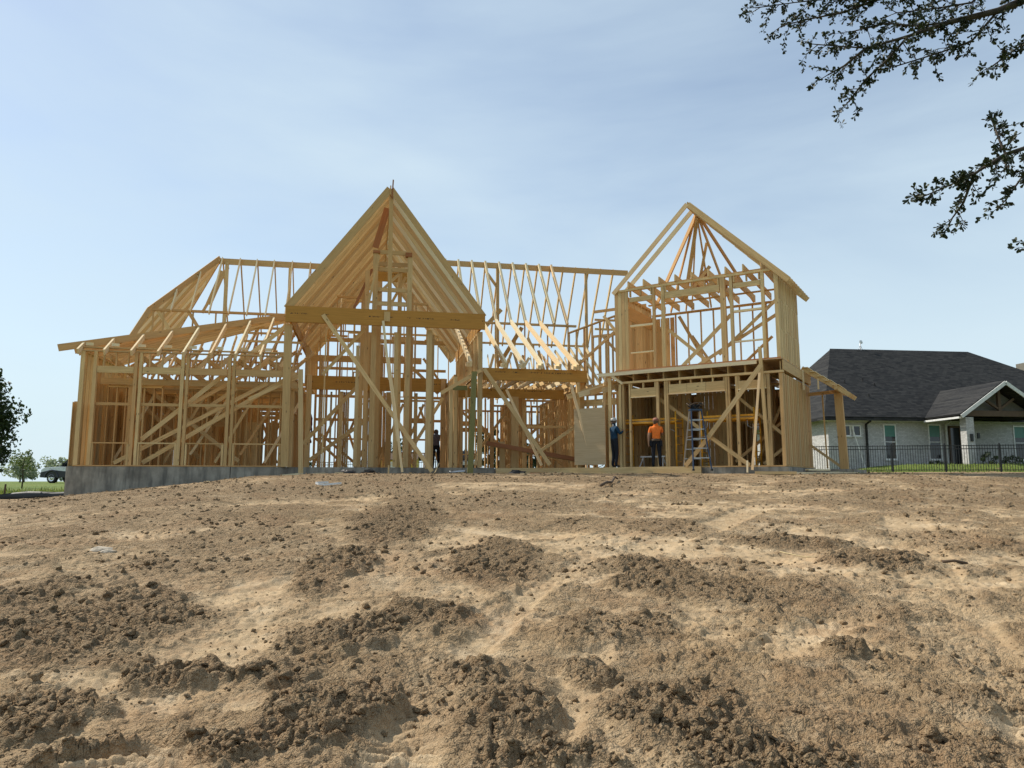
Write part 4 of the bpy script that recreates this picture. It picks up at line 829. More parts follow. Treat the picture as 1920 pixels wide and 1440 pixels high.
ground_board(H(17.2, -1.25, 0), H(18.6, -1.7, 0), .16, .05, 'brown plank lying flat before the plywood sheet', 'pine')
ground_board(H(16.9, -.75, 0), H(18.5, -.95, 0), .14, .04, 'pale strip of wood lying at the foot of the plywood sheet', 'fresh')
ground_board(H(3.1, -1.0, 0), H(3.9, -1.25, 0), .16, .05, 'thin dark offcut lying on the dirt under the left wing', 'redwood')
lone_board('leaning_panel', H(12.10, -.35, -.22), H(12.25, -.1, .1), .24, .02, 'small pale plywood scrap leaning on the slab by the gable prop', 'board', H.V, 'fresh')
lone_board('form_stake', H(10.45, -.55, -.35), H(10.45, -.5, .06), .06, .05, 'short wooden stake standing at the slab edge under the gable', 'stake', H.V, 'pine')
lone_board('form_stake', T(-.97, -.9, -.2), T(-.97, -.85, .18), .05, .05, 'short wooden stake standing beside the white prop of the tower', 'stake', T.V, 'fresh')
b = MB(); b.tube([gz(H(12.6, -.75, 0), .05), gz(H(13.15, -.9, 0), .10)], .06, 10); tag(b.build('pipe_scrap', 'alu', smooth=True), 'grey pipe offcut lying between the gable prop and the green post', 'pipe')
OFFC = ['small offcut lying leftmost before the concrete, near the first wing posts', 'small offcut on the dirt below the middle posts of the left wing', 'small offcut on the dirt left of the left gable post', 'small offcut under the gable, left of the black plastic scraps', 'small offcut lying between the two black plastic scraps', 'small offcut under the gable beside the white diagonal prop', 'small offcut lying just left of the green post', 'small offcut lying just right of the green post', 'small offcut under the left half of the porch beam', 'small offcut under the right half of the porch beam', 'small offcut lying below the plywood sheet', 'small offcut lying rightmost, below the worker in blue']
for k in range(12):
    u = (2.0, 4.6, 5.6, 8.3, 8.9, 11.2, 13.0, 14.2, 15.0, 16.6, 17.9, 18.8)[k]; v = -.7-1.3*random.random(); a = random.uniform(0, 3.1); ln = random.uniform(.12, .38)
    o = ground_board(H(u, v, 0), H(u+ln*math.cos(a), v+ln*math.sin(a), 0), random.choice((.09, .14)), .04, OFFC[k], random.choice(('fresh', 'pine', 'ply')), name='wood_offcut'); o['group'] = 'wood offcuts before the slab'
# curved white strap on the dirt
b = MB(); pts = [(-4.5, 18.3), (-4.62, 18.2), (-4.72, 18.02), (-4.70, 17.85), (-4.6, 17.74), (-4.45, 17.7), (-4.25, 17.8), (-4.1, 17.95)]
pp = [Vector((x, y, ground_z(x, y)+.05)) for x, y in pts]
for p, q in zip(pp[:-1], pp[1:]): b.bar(p, q, .045, .008, (0, 0, 1))
tag(b.build('plastic_strap', 'white'), 'curved white plastic strap lying on the dirt before the left gable post', 'strap')
def sticky(name, pts, r, mat, label):
    b = MB(); b.tube([(x, y, ground_z(x, y)+r+dz) for x, y, dz in pts], [r*(1-.4*k/len(pts)) for k in range(len(pts))], 6); tag(b.build(name, mat, smooth=True), label, 'stick')
sticky('dead_branch', [(2.05, 17.2, .02), (2.25, 17.7, .08), (2.4, 18.0, .03), (2.6, 18.9, .1), (2.75, 19.4, .04)], .035, 'stick', 'dark crooked dead branch on the dirt below the porch')
sticky('broken_stick', [(4.95, 8.7, .01), (5.07, 8.67, .02), (5.2, 8.64, .0)], .02, 'stick', 'short dark stick lying on the dirt at the right edge')
sticky('dry_stem', [(3.3, 9.3, .01), (3.5, 9.05, .02), (3.72, 8.85, .01)], .007, 'straw', 'thin pale dry stem lying on the right of the slope')
sticky('dry_stem', [(.48, 5.75, .01), (.53, 5.65, .015), (.56, 5.55, .01)], .006, 'straw', 'thin pale dry stem lying in the middle of the slope')
sticky('dry_stem', [(-2.05, 4.95, .03), (-1.95, 4.86, .05), (-1.88, 4.74, .02)], .005, 'straw', 'thin curved root sticking out of the clods on the left')
sticky('dry_stem', [(3.0, 14.0, .01), (3.5, 13.8, .02)], .010, 'stick', 'thin dark stick on the dirt right of the middle')
for k, (x, y, s) in enumerate(((-5.1, 9.4, .10), (-4.95, 9.25, .07), (-2.75, 5.2, .05))):
    iv, if_ = ico(2); vs = iv*np.array([1.4, .8, .5])*s*(1+.12*RNG.normal(size=(len(iv), 1))); b = MB(); b.add([(p[0]+x, p[1]+y, p[2]+ground_z(x, y)+s*.25) for p in vs], [tuple(f) for f in if_])
    tag(b.build('pale_stone', 'palestone'), ['large pale flat stone lying left of the middle of the slope', 'smaller pale stone lying just in front of the large pale one', 'small pale stone lying low on the left of the slope'][k], 'stone')
# black scraps by the slab
for k, (u, v, lab) in enumerate(((9.0, -.95, 'crumpled black plastic scrap lying under the gable, left one'), (9.75, -.85, 'crumpled black plastic scrap lying under the gable, right one'), (14.9, -1.6, 'dark crumpled plastic scrap lying right of the green post'))):
    c = gz(H(u, v, 0), .05); iv, if_ = ico(2); vs = iv*np.array([.30, .18, .09])*(1+.22*RNG.normal(size=(len(iv), 1))); b = MB(); b.add([c+Vector(p) for p in vs], [tuple(f) for f in if_]); tag(b.build('plastic_scrap', 'fabric'), lab, 'scrap')

# scaffold units
def scaffold(u0, u1, label, v0=.30, v1=1.05, h=2.0, plank=1.68):
    e = empty('scaffold', T((u0+u1)/2, v0, 0)); tag(e, label, 'scaffold', 'yellow scaffold units in the tower')
    for u in (u0, u1):
        for v in (v0, v1):
            b = MB(); b.tube([(u, v, .0), (u, v, h)], .030, 8); b.build('leg', 'yellow', e, True, fr=T)
        for k in range(6):
            b = MB(); b.tube([(u, v0, .22+k*.30), (u, v1, .22+k*.30)], .014, 6); b.build('rung', 'yellow', e, True, fr=T)
        b = MB(); s = 1 if u == u0 else -1; b.tube([(u, v0-.01, plank-.42), (u+s*.22, v0-.02, plank-.30), (u+s*.24, v0-.02, plank-.06)], .014, 6); b.build('hook', 'alu', e, True, fr=T)
    for v in (v0-.03, v1+.03):
        b = MB(); b.bar((u0, v, plank+.06), (u1, v, plank+.06), .065, .04); b.bar((u0, v, plank-.05), (u1, v, plank-.05), .065, .04); b.build('side_rail', 'yellow', e, fr=T)
    b = MB(); b.box((u0+.03, v0+.01, plank-.012), (u1-.03, v1-.01, plank+.02)); b.build('platform', 'ply', e, fr=T)
scaffold(-5.66, -3.72, 'yellow scaffold unit behind the worker in orange'); scaffold(-2.80, -.98, 'yellow scaffold unit right of the blue step ladder')

# blue step ladder
lad = empty('step_ladder', T(-2.67, -.72, 0)); tag(lad, 'blue and silver step ladder standing open before the tower', 'ladder')
LF = Frame(T(-2.66, -.72, 0), -32+34)
def lrail(side, s0, s1, mat, z1=1.88, zb=-.1): 
    b = MB(); b.bar((s0*.17*1.0, side*.10, z1), (s0*.30, side*s1, zb), .075, .03, (0, 1, 0)); b.build('rail', mat, lad, fr=LF)
for s0 in (-1, 1):
    lrail(1, s0, .62, 'alu' if s0 < 0 else 'alu'); lrail(-1, s0, .62, 'blue')
for side, mat in ((1, 'alu'), (-1, 'alu')):
    for k in range(5):
        f = (k+1)/6.2; z = 1.88-f*1.98; hw = .17+.13*f; yy = side*(.10+.52*f); b = MB(); b.box((-hw, yy-.045 if side > 0 else yy-.03, z-.015), (hw, yy+.045 if side > 0 else yy+.03, z+.015)); b.build('step', mat, lad, fr=LF)
b = MB(); b.box((-.20, -.15, 1.87), (.20, .15, 1.93)); b.build('top_cap', 'blue', lad, fr=LF, bevel=.01)
for s0 in (-1, 1):
    b = MB(); b.bar((s0*.24, -.36, 1.0), (s0*.24, .36, 1.0), .025, .008); b.build('spreader', 'alu', lad, fr=LF)
    for side in (1, -1): b = MB(); b.box((s0*.30-.03, side*.62-.05, -.14), (s0*.30+.03, side*.62+.05, -.08)); b.build('foot', 'rubber', lad, fr=LF)
# bundle of tools and cords on the ladder top
tb = empty('tool_bundle', T(-2.66, -.72, 1.93)); tag(tb, 'dark bundle of tools and cords heaped on the ladder top', 'tools')
for k in range(5):
    a = k*1.3; r = .10+.03*k; b = MB(); b.tube([(math.cos(t*.7+a)*r*1.3, math.sin(t*.7+a)*r*.7, .03+.035*k+.06*math.sin(t*1.9+k)) for t in range(10)], .014, 6); b.build('cord', ['rubber', 'leather', 'darkcloth'][k % 3], tb, True)
b = MB(); b.box((-.16, -.09, .0), (.06, .09, .16)); b.build('tool_bag', 'darkcloth', tb, bevel=.025); b = MB(); b.bar((.02, 0, .1), (.22, .04, .22), .05, .05); b.bar((.10, .02, .14), (.12, .02, .02), .05, .04); b.build('nail_gun', 'rubber', tb, bevel=.008); b = MB(); b.bar((-.1, 0, .15), (-.22, .03, .36), .025, .03); b.build('hammer', 'stick', tb)
# low white trestle
tr_ = empty('trestle', T(-4.8, .9, 0)); tag(tr_, 'low white metal trestle on the slab behind the worker in orange', 'trestle')
b = MB(); b.bar((-5.3, .9, .42), (-4.35, .9, .42), .05, .12); b.build('top_rail', 'white', tr_, fr=T)
for u, s in ((-5.2, -1), (-4.45, 1)):
    for v in (.65, 1.15): b = MB(); b.bar((u, .9, .41), (u+s*.08, v, 0), .03, .03); b.build('leg', 'white', tr_, fr=T)
# dark red hose hung on a stud inside
b = MB(); b.tube([H(7.32+.10*math.sin(t*.9), 4.1+.04*math.cos(t*1.3), 2.6-.9*abs(((t*.22) % 2)-1)-.02*t) for t in range(44)], .03, 7); tag(b.build('hose', 'hose', smooth=True), 'dark red hose hanging in loops inside the left gable post', 'hose')

# ------------------------------------------------------------------ people
def person(name, label, loc, face, shirt, pants, sleeve=.5, cap=None, pose=None, look=0.2, fr=None, bend=0.0, boots='leather'):
    """pose: joint overrides; figure faces local +y"""
    J = {'pel': (0, 0, .96), 'wai': (0, -.01, 1.10), 'che': (0, -.01+bend*.12, 1.31), 'nec': (0, .0+bend*.2, 1.475), 'hea': (0, .02+bend*.25, 1.58), 'top': (0, .01+bend*.28, 1.695)}
    for s, k in ((-1, 'l'), (1, 'r')):
        J['sh'+k] = (s*.185, -.01+bend*.13, 1.41); J['el'+k] = (s*.25, -.05+bend*.1, 1.13); J['wr'+k] = (s*.25, .05, .90); J['ha'+k] = (s*.25, .08, .83)
        J['hi'+k] = (s*.095, 0, .90); J['kn'+k] = (s*.11, .03, .50); J['an'+k] = (s*.12, -.02, .09); J['to'+k] = (s*.14, .13, .045)
    J.update(pose or {})
    Rd = {'pel': (.165, .125), 'wai': (.150, .115), 'che': (.175, .125), 'nec': (.058, .058), 'hea': (.080, .098), 'top': (.075, .085)}
    E_ = [('pel', 'wai', 's'), ('wai', 'che', 's'), ('che', 'nec', 's'), ('nec', 'hea', 'k'), ('hea', 'top', 'k')]
    for k in 'lr':
        Rd.update({'sh'+k: (.078, .078), 'el'+k: (.050, .050), 'wr'+k: (.034, .030), 'ha'+k: (.040, .022), 'hi'+k: (.098, .105), 'kn'+k: (.070, .072), 'an'+k: (.048, .052), 'to'+k: (.045, .038)})
        E_ += [('che', 'sh'+k, 's'), ('sh'+k, 'el'+k, 'a'), ('el'+k, 'wr'+k, 'f'), ('wr'+k, 'ha'+k, 'k'), ('pel', 'hi'+k, 'p'), ('hi'+k, 'kn'+k, 'p'), ('kn'+k, 'an'+k, 'p'), ('an'+k, 'to'+k, 'b')]
    names = list(J)
    # five fingers on each hand, thumb off the side of the palm
    for k, s in (('l', -1), ('r', 1)):
        h0 = Vector(J['ha'+k]); d = (h0-Vector(J['wr'+k])).normalized(); sd_ = d.cross(Vector((s, 0, 0))).normalized()
        for q in range(5):
            off = sd_*((q-1.5)*.017) if q < 4 else sd_*(-.030) - d*.02; a = 'f%s%d' % (k, q); ln = (.066, .075, .070, .055, .045)[q]
            J[a+'a'] = tuple(h0+off+d*ln*.5+(sd_*(-.012) if q == 4 else Vector())); J[a+'b'] = tuple(h0+off+d*ln*.9+Vector((-s*.012, 0, 0))+(sd_*(-.012) if q == 4 else Vector()))
            Rd[a+'a'] = (.0095, .0095); Rd[a+'b'] = (.008, .008); E_ += [('ha'+k, a+'a', 'k'), (a+'a', a+'b', 'k')]
    names = list(J); ix = {n: i for i, n in enumerate(names)}
    me = bpy.data.meshes.new('rig'); me.from_pydata([J[n] for n in names], [(ix[a], ix[b_]) for a, b_, _ in E_], []); o = bpy.data.objects.new('rig', me); COL.objects.link(o)
    md = o.modifiers.new('skin', 'SKIN'); md.use_smooth_shade = True; md.branch_smoothing = .4
    for n in names: v = me.skin_vertices[0].data[ix[n]]; v.radius = Rd[n]; v.use_root = (n == 'pel')
    o.modifiers.new('sub', 'SUBSURF').levels = 2; o.modifiers['sub'].render_levels = 2
    dg = bpy.context.evaluated_depsgraph_get(); dg.update(); ev = bpy.data.meshes.new_from_object(o.evaluated_get(dg)); bpy.data.objects.remove(o)
    segs = [(Vector(J[a]), Vector(J[b_]), t, Rd[a][0]) for a, b_, t in E_]
    mats = [shirt, pants, 'skin', boots]; ev.materials.clear()
    for m_ in mats: ev.materials.append(M[m_])
    for p in ev.polygons:
        c = p.center; best = None
        for a, b_, t, r0 in segs:
            ab = b_-a; f = max(0, min(1, (c-a).dot(ab)/ab.length_squared)); d = (c-(a+ab*f)).length - (r0*.5)
            if best is None or d < best[0]: best = (d, t, f)
        t, f = best[1], best[2]
        p.material_index = {'s': 0, 'p': 1, 'k': 2, 'b': 3}.get(t, 0 if (t == 'a' and f < sleeve*1.6) or (t == 'f' and sleeve > .9) else 2)
        if t == 's' and c.z < 1.0: p.material_index = 1
    e = empty(name, loc, face); tag(e, label, 'person')
    ob = bpy.data.objects.new('body', ev); COL.objects.link(ob); ob.parent = e
    hc = Vector(J['hea'])+Vector((0, .02, .02)); hd = (Vector(J['top'])-Vector(J['nec'])).normalized(); fw = Vector((0, 1, 0)); fw = (fw-hd*fw.dot(hd)).normalized()
    # face: nose, eyes, mouth, ears
    b = MB(); b.tube([hc+fw*.085+hd*.015, hc+fw*.112-hd*.025], [.010, .018], 6); b.build('nose', 'skin', e, True)
    for s in (-1, 1):
        b = MB(); b.lathe(hc+fw*.082+Vector((s*.033, 0, 0))+hd*.018, fw, [(.0, .012), (.010, .008), (.013, 0)], 8); b.build('eye', 'rubber', e, True)
        b = MB(); b.lathe(hc+Vector((s*.082, 0, 0))-fw*.01, (s, 0, 0), [(.026, -.01), (.030, .006), (.0, .014)], 8); b.build('ear', 'skin', e, True)
    b = MB(); b.bar(hc+fw*.088-hd*.052+Vector((-.025, 0, 0)), hc+fw*.088-hd*.052+Vector((.025, 0, 0)), .010, .01); b.build('mouth', 'capred', e)
    b = MB(); b.lathe(hc+hd*.02-fw*.022, hd, [(.088, -.07), (.097, -.02), (.098, .04), (.08, .09), (.0, .115)], 14); b.build('hair', 'stick', e, True)
    if cap:
        b = MB(); b.lathe(hc+hd*.075-fw*.008, hd, [(.103, -.035), (.106, .0), (.095, .045), (.06, .072), (.0, .08)], 16)
        cv = [hc+hd*.045+fw*(.075+.095*math.sin(math.pi*k/8))+Vector((.085*math.cos(math.pi*k/8), 0, 0))-hd*.012*math.sin(math.pi*k/8) for k in range(9)]; n = len(b.v); b.add(cv, [tuple(range(9))]); b.add([v-hd*.008 for v in cv], [tuple(range(8, -1, -1))])
        b.build('cap', cap, e, True)
    return e
up = {'hea': (0, -.015, 1.59), 'top': (0, -.075, 1.69)}
e = person('person', 'worker in a dark blue shirt and pale cap standing beside the plywood sheet', T(-5.86, -.22, 0), T.a+R(-38), 'bluecloth', 'darkcloth', .95, 'capgrey', dict(up, elr=(.27, .08, 1.17), wrr=(.17, .22, 1.26), har=(.14, .28, 1.30), ell=(-.26, -.02, 1.14)))
e.scale = (1.06, 1.06, 1.04)
e = person('person', 'worker in a bright orange T-shirt and dark trousers wearing a tool belt', T(-4.30, -.12, 0), T.a+R(18), 'orange', 'darkcloth', .38, 'capred', dict(up, ell=(-.25, -.03, 1.12), wrl=(-.26, .03, .86), hal=(-.26, .06, .79), elr=(.22, .10, 1.16), wrr=(.08, .26, 1.22), har=(.05, .31, 1.26)))
b = MB(); b.lathe((0, 0, .97), (0, 0, 1), [(.172, -.035), (.178, 0), (.172, .035)], 20); b.build('tool_belt', 'leather', e, True)
for s, w_ in ((-1, .09), (1, .08)): b = MB(); b.box((s*.175-.045, -.13, .74), (s*.175+.045, .04, .95)); b.build('tool_pouch', 'darkcloth', e, bevel=.02)
b = MB(); b.bar((.20, -.10, .96), (.23, -.12, .66), .02, .02); b.build('hammer', 'stick', e)
e = person('person', 'worker in a grey shirt standing far inside the frame under the gable', H(12.55, 4.2, 0), H.a+R(-5), 'greycloth', 'darkcloth', .95, None, {'hea': (0, .09, 1.53), 'top': (0, .14, 1.63), 'ell': (-.30, -.01, 1.13), 'wrl': (-.31, .04, .88), 'hal': (-.31, .06, .81), 'elr': (.30, .02, 1.13), 'wrr': (.25, .14, .93), 'har': (.23, .19, .88)})
e = person('person', 'worker dressed in black crouching far behind the left wing, seen through its studs', H(2.45, 10.6, -.35), H.a+R(80), 'darkcloth', 'darkcloth', .95, 'capred', {'pel': (0, -.1, .52), 'wai': (0, -.05, .68), 'che': (0, .08, .88), 'nec': (0, .16, 1.02), 'hea': (0, .21, 1.12), 'top': (0, .22, 1.22), 'shl': (-.18, .09, .96), 'shr': (.18, .09, .96), 'ell': (-.25, .2, .70), 'elr': (.25, .2, .70), 'wrl': (-.15, .38, .58), 'wrr': (.15, .38, .58), 'hal': (-.12, .44, .55), 'har': (.12, .44, .55), 'hil': (-.11, -.08, .46), 'hir': (.11, -.08, .46), 'knl': (-.16, .30, .50), 'knr': (.16, .30, .50), 'anl': (-.15, .10, .09), 'anr': (.15, .10, .09), 'tol': (-.16, .25, .045), 'tor': (.16, .25, .045)})

# ------------------------------------------------------------------ fences
def picket_fence(label, pts, h, spacing, name='picket_fence', group=None):
    e = empty(name, (pts[0][0], pts[0][1], float(base_h(*pts[0])))); tag(e, label, 'fence', group); pick = None
    for (ax, ay), (bx, by) in zip(pts[:-1], pts[1:]):
        Ln = math.hypot(bx-ax, by-ay); za, zb = float(base_h(ax, ay)), float(base_h(bx, by)); P = lambda s, z: Vector((ax+(bx-ax)*s/Ln, ay+(by-ay)*s/Ln, za+(zb-za)*s/Ln+z))-e.location
        for z in (.12, h-.20, h-.04): b = MB(); b.bar(P(0, z), P(Ln, z), .035, .03); b.build('rail', 'black', e)
        n = int(Ln/2.35)
        for k in range(n+1): b = MB(); b.bar(P(Ln*k/n, 0), P(Ln*k/n, h+.05), .055, .055, (0, 1, 0)); b.lathe(P(Ln*k/n, h+.05), (0, 0, 1), [(.035, 0), (.035, .02), (0, .045)], 6); b.build('post', 'black', e)
        n = int(Ln/spacing)
        for k in range(n):
            if pick is None: b = MB(); b.bar((0, 0, .06), (0, 0, h), .018, .018, (0, 1, 0)); pick = b.build('picket', 'black', e); o = pick
            else: o = pick.copy(); COL.objects.link(o); o.parent = e
            o.location = P((k+.5)*spacing, 0)
picket_fence('black metal picket fence along the lawn of the brick neighbour house', [(14.4, fence_y(14.4)), (28.5, fence_y(28.5))], 1.36, .115)
picket_fence('black metal picket fence far behind the framed house, seen through the studs', [(-14.5, 47.5), (4.5, 50.0)], 1.5, .13)
# black silt fence on the left
b = MB(); n = 46; V = []; F = []
for i in range(n+1):
    x = -30+i*(18.2/n); y = silt_y(x); zb = float(base_h(x, y)); hh = .27+.04*math.sin(i*1.3)+.03*math.sin(i*.55) + (.12*max(0, (i-38)/8))
    for j in range(5): V.append((x, y-.10*math.sin(j/4*math.pi)*(.7+.5*math.sin(i*.9)) + (.05*math.sin(i*2.1+j)), zb-.06+hh*j/4))
for i in range(n):
    for j in range(4): F.append((i*5+j, (i+1)*5+j, (i+1)*5+j+1, i*5+j+1))
sf = empty('silt_fence', (-20, silt_y(-20), float(base_h(-20, silt_y(-20))))); tag(sf, 'low black silt fence of sagging fabric along the grass on the left', 'silt fence')
b = MB(); b.add(V, F); o = b.build('fabric', 'fabric', sf, True, fr=lambda x, y, z: Vector((x, y, z))); mdf = o.modifiers.new('solid', 'SOLIDIFY'); mdf.thickness = .006
for x in (-29, -26.5, -24, -21.5, -19, -16.8, -14.6, -12.6): y = silt_y(x)+.05; zb = float(base_h(x, y)); b = MB(); b.bar((x, y, zb-.1), (x+.03, y, zb+.50), .04, .04, (0, 1, 0)); b.build('stake', 'stick', sf, fr=lambda x, y, z: Vector((x, y, z)))

# ------------------------------------------------------------------ brick neighbour house
def brick_mat():
    g = NT('white_brick').set(.85, 0, .2); t = g.n('ShaderNodeTexCoord').outputs['Object']
    ge = g.n('ShaderNodeNewGeometry'); sx = g.n('ShaderNodeSeparateXYZ'); g.l(t, sx.inputs[0]); cb = g.n('ShaderNodeCombineXYZ')
    g.l(g.math('ADD', sx.outputs[0], sx.outputs[1]), cb.inputs[0]); g.l(sx.outputs[2], cb.inputs[1])
    br = g.n('ShaderNodeTexBrick', i={'Scale': 1.0, 'Brick Width': .215, 'Row Height': .075, 'Mortar Size': .007, 'Color1': (.58, .57, .56, 1), 'Color2': (.44, .43, .42, 1), 'Mortar': (.30, .295, .29, 1), 'Bias': 0.0}); g.l(cb.outputs[0], br.inputs['Vector'])
    n = g.noise(t, 9, 4); g.col(g.mix(g.ramp(n, [(.4, 0.), (.8, .55)]), br.outputs['Color'], (.26, .25, .235))); iv = g.math('SUBTRACT', 1.0, br.outputs['Fac']); g.bump(iv, .5, .012); return g.m
M['brick'] = brick_mat()
def shingle_mat():
    g = NT('shingles').set(.95, 0, .15); t = g.n('ShaderNodeTexCoord').outputs['Object']
    sx = g.n('ShaderNodeSeparateXYZ'); g.l(t, sx.inputs[0]); cb = g.n('ShaderNodeCombineXYZ'); g.l(g.math('ADD', sx.outputs[0], g.math('MULTIPLY', sx.outputs[1], .31)), cb.inputs[0]); g.l(sx.outputs[2], cb.inputs[1])
    br = g.n('ShaderNodeTexBrick', i={'Scale': 1.0, 'Brick Width': .32, 'Row Height': .105, 'Mortar Size': .006, 'Color1': (.018, .019, .021, 1), 'Color2': (.045, .044, .043, 1), 'Mortar': (.008, .008, .008, 1)}); g.l(cb.outputs[0], br.inputs['Vector'])
    n = g.noise(g.map(t, (1, 1, 6)), 2.2, 5, .7); g.col(g.mix(g.ramp(n, [(.45, 0.), (.75, .6)]), br.outputs['Color'], (.062, .060, .058))); g.bump(br.outputs['Color'], .6, .03); return g.m
M['shingle'] = shingle_mat()
N = Frame((17.95, 42.0, 2.12), 7)
nb = empty('brick_house', N(0, 0, 0)); tag(nb, 'pale painted-brick neighbour house with a dark shingle hip roof behind the fence', 'house')
WE = 2.95
b = MB(); b.box((0, 0, -.6), (4.9, .25, WE)); b.box((4.9, .02, -.6), (21, .27, WE)); b.box((0, .26, -.6), (.25, 11, WE)); b.box((6.02, -3.2, -.6), (6.48, -2.74, WE-.1)); b.box((10.1, -3.2, -.6), (10.56, -2.74, WE-.1)); b.build('wall', 'brick', nb, fr=N)
RZ, RV = 7.92, 5.2
A_, B_, C_, D_ = (-.55, -.55, WE), (21.5, -.55, WE), (21.5, 11.2, WE), (-.55, 11.2, WE); E1, E2 = (3.42, RV, RZ), (13.2, RV, RZ)
b = MB(); b.add([A_, B_, E2, E1], [(0, 1, 2, 3)]); b.add([D_, A_, E1], [(0, 1, 2)]); b.add([B_, C_, E2], [(0, 1, 2)]); b.add([C_, D_, E1, E2], [(0, 1, 2, 3)])
rf = b.build('roof', 'shingle', nb, fr=N); rf.modifiers.new('s', 'SOLIDIFY').thickness = .12
b = MB(); b.bar((-.57, -.60, WE-.04), (5.6, -.60, WE-.04), .15, .05); b.bar((11.0, -.60, WE-.04), (21.5, -.60, WE-.04), .15, .05); b.bar((-.60, -.6, WE-.04), (-.60, 11, WE-.04), .15, .05); b.build('fascia', 'shingle', nb, fr=N)
b = MB(); b.box((-.5, -.5, WE-.13), (21, .0, WE-.10)); b.build('soffit', 'trim', nb, fr=N)
# porch gable
gx, gh, gz0, gz1 = 8.25, 2.68, WE-.02, WE+1.80
b = MB(); 
for s in (-1, 1): b.add([(gx, -3.5, gz1), (gx+s*gh, -3.5, gz0), (gx+s*gh, 1.4, gz0), (gx, 2.4, gz1)], [(0, 1, 2, 3)])
pr = b.build('porch_roof', 'shingle', nb, fr=N); pr.modifiers.new('s', 'SOLIDIFY').thickness = .10
for s in (-1, 1): b = MB(); b.bar((gx, -3.56, gz1-.04), (gx+s*(gh+.05), -3.56, gz0-.08), .19, .05); b.build('rake_board', 'trim', nb, fr=N)
b = MB(); b.bar((gx-gh-.02, -3.4, gz0-.12), (gx-gh-.02, -.6, gz0-.12), .1, .14); b.build('gutter', 'white', nb, fr=N)
b = MB(); b.bar((6.0, -2.95, WE+.12), (10.55, -2.95, WE+.12), .30, .28); b.build('porch_beam', 'stick', nb, fr=N)
b = MB(); b.bar((gx, -2.95, WE+.2), (gx, -2.95, gz1-.2), .16, .16, (0, 1, 0)); b.bar((gx, -2.95, WE+.35), (gx-.9, -2.95, WE+.95), .12, .12); b.bar((gx, -2.95, WE+.35), (gx+.9, -2.95, WE+.95), .12, .12); b.build('gable_truss', 'stick', nb, fr=N)
b = MB(); b.add([(6.1, -2.6, WE+.2), (10.4, -2.6, WE+.2), (gx, -2.6, gz1-.25)], [(0, 1, 2)]); b.add([(6.1, -2.56, WE+.2), (10.4, -2.56, WE+.2), (gx, -2.56, gz1-.25)], [(2, 1, 0)]); b.build('gable_panel', 'gablewood', nb, fr=N)
b = MB(); b.box((6.0, -2.8, WE+.28), (10.55, -.02, WE+.31)); b.build('porch_ceiling', 'stick', nb, fr=N)
def nwin(u0, u1, z0, z1, v=0., blind=True, wname='window'):
    b = MB(); t = .06
    for a, c in (((u0-t, v-.05, z0-t), (u0, v+.02, z1+t)), ((u1, v-.05, z0-t), (u1+t, v+.02, z1+t)), ((u0, v-.05, z1), (u1, v+.02, z1+t)), ((u0, v-.05, z0-t), (u1, v+.02, z0))): b.box(a, c)
    wo = b.build(wname, 'white', nb, fr=N); zm = (z0+z1)/2
    def sub(nm, mat, lo, hi): 
        b = MB(); b.box(lo, hi); o = b.build(nm, mat, wo, fr=lambda x, y, z: N(x, y, z)-nb.location)
        return o
    if blind:
        sub('pane', 'glass', (u0, v-.012, z0), (u1, v-.004, zm-.02)); sub('pane', 'glass', (u0, v-.022, zm+.02), (u1, v-.014, zm+.30)); sub('blind', 'blind', (u0, v-.022, zm+.305), (u1, v-.014, z1)); sub('sash_bar', 'white', (u0, v-.04, zm-.02), (u1, v, zm+.02))
    else: sub('pane', 'glass', (u0, v-.012, z0), (u1, v-.004, z1))
    sub('sill', 'trim', (u0-.1, v-.09, z0-t-.06), (u1+.1, v-.001, z0-t-.002))
nwin(.93, 1.29, 2.04, 2.55, blind=False); nwin(1.55, 1.91, 2.04, 2.55, blind=False); nwin(3.42, 4.06, .72, 2.62); nwin(6.2, 6.86, .72, 2.64, .02); nwin(11.6, 12.25, .72, 2.6, .02)
b = MB(); b.box((7.5, -.06, .02), (8.05, .03, 2.5)); dr = b.build('door', 'glass', nb, fr=N)
b = MB(); b.box((7.40, -.08, -.1), (7.495, .03, 2.62)); b.box((8.055, -.08, -.1), (8.15, .03, 2.62)); b.box((7.40, -.08, 2.505), (8.15, .03, 2.62)); b.build('door_frame', 'stick', nb, fr=N)
for u in (2.28, 7.2): b = MB(); b.bar((u, -.10, WE-.25), (u, -.08, .05), .09, .09, (0, 1, 0)); b.bar((u, -.55, WE-.12), (u, -.10, WE-.28), .08, .08); b.build('downspout', 'shingle' if u < 3 else 'trim', nb, fr=N)
b = MB(); b.bar((1.38, -.12, 2.6), (1.85, -.5, .02), .045, .045); b.build('white_pole', 'white', nb, fr=N)
b = MB(); b.box((6.60, -3.28, 1.7), (6.72, -3.2, 2.0)); b.box((6.2, -3.28, 1.55), (6.34, -3.21, 1.95)); b.build('wall_lantern', 'black', nb, fr=N)
for u, v in ((2.4, 2.0), (3.7, 2.2), (4.2, 1.8), (3.2, .9)):
    zz = WE+(v+.55)*(RZ-WE)/(RV+.55); b = MB(); b.tube([(u, v, zz-.1), (u, v, zz+.34)], .04, 8); b.lathe((u, v, zz-.05), (0, 0, 1), [(.16, 0), (.14, .08), (.06, .13)], 10); b.build('vent_pipe', 'shingle', rf, fr=lambda x, y, z: N(x, y, z)-nb.location)
b = MB(); b.box((17.25, 4.7, 5.5), (18.4, 5.8, 7.35)); b.build('chimney', 'gablewood', rf, fr=lambda x, y, z: N(x, y, z)-nb.location)
an = empty('roof_antenna', N(5.6, RV, RZ)); tag(an, 'small white dish antenna on a tripod on the ridge of the brick house', 'antenna')
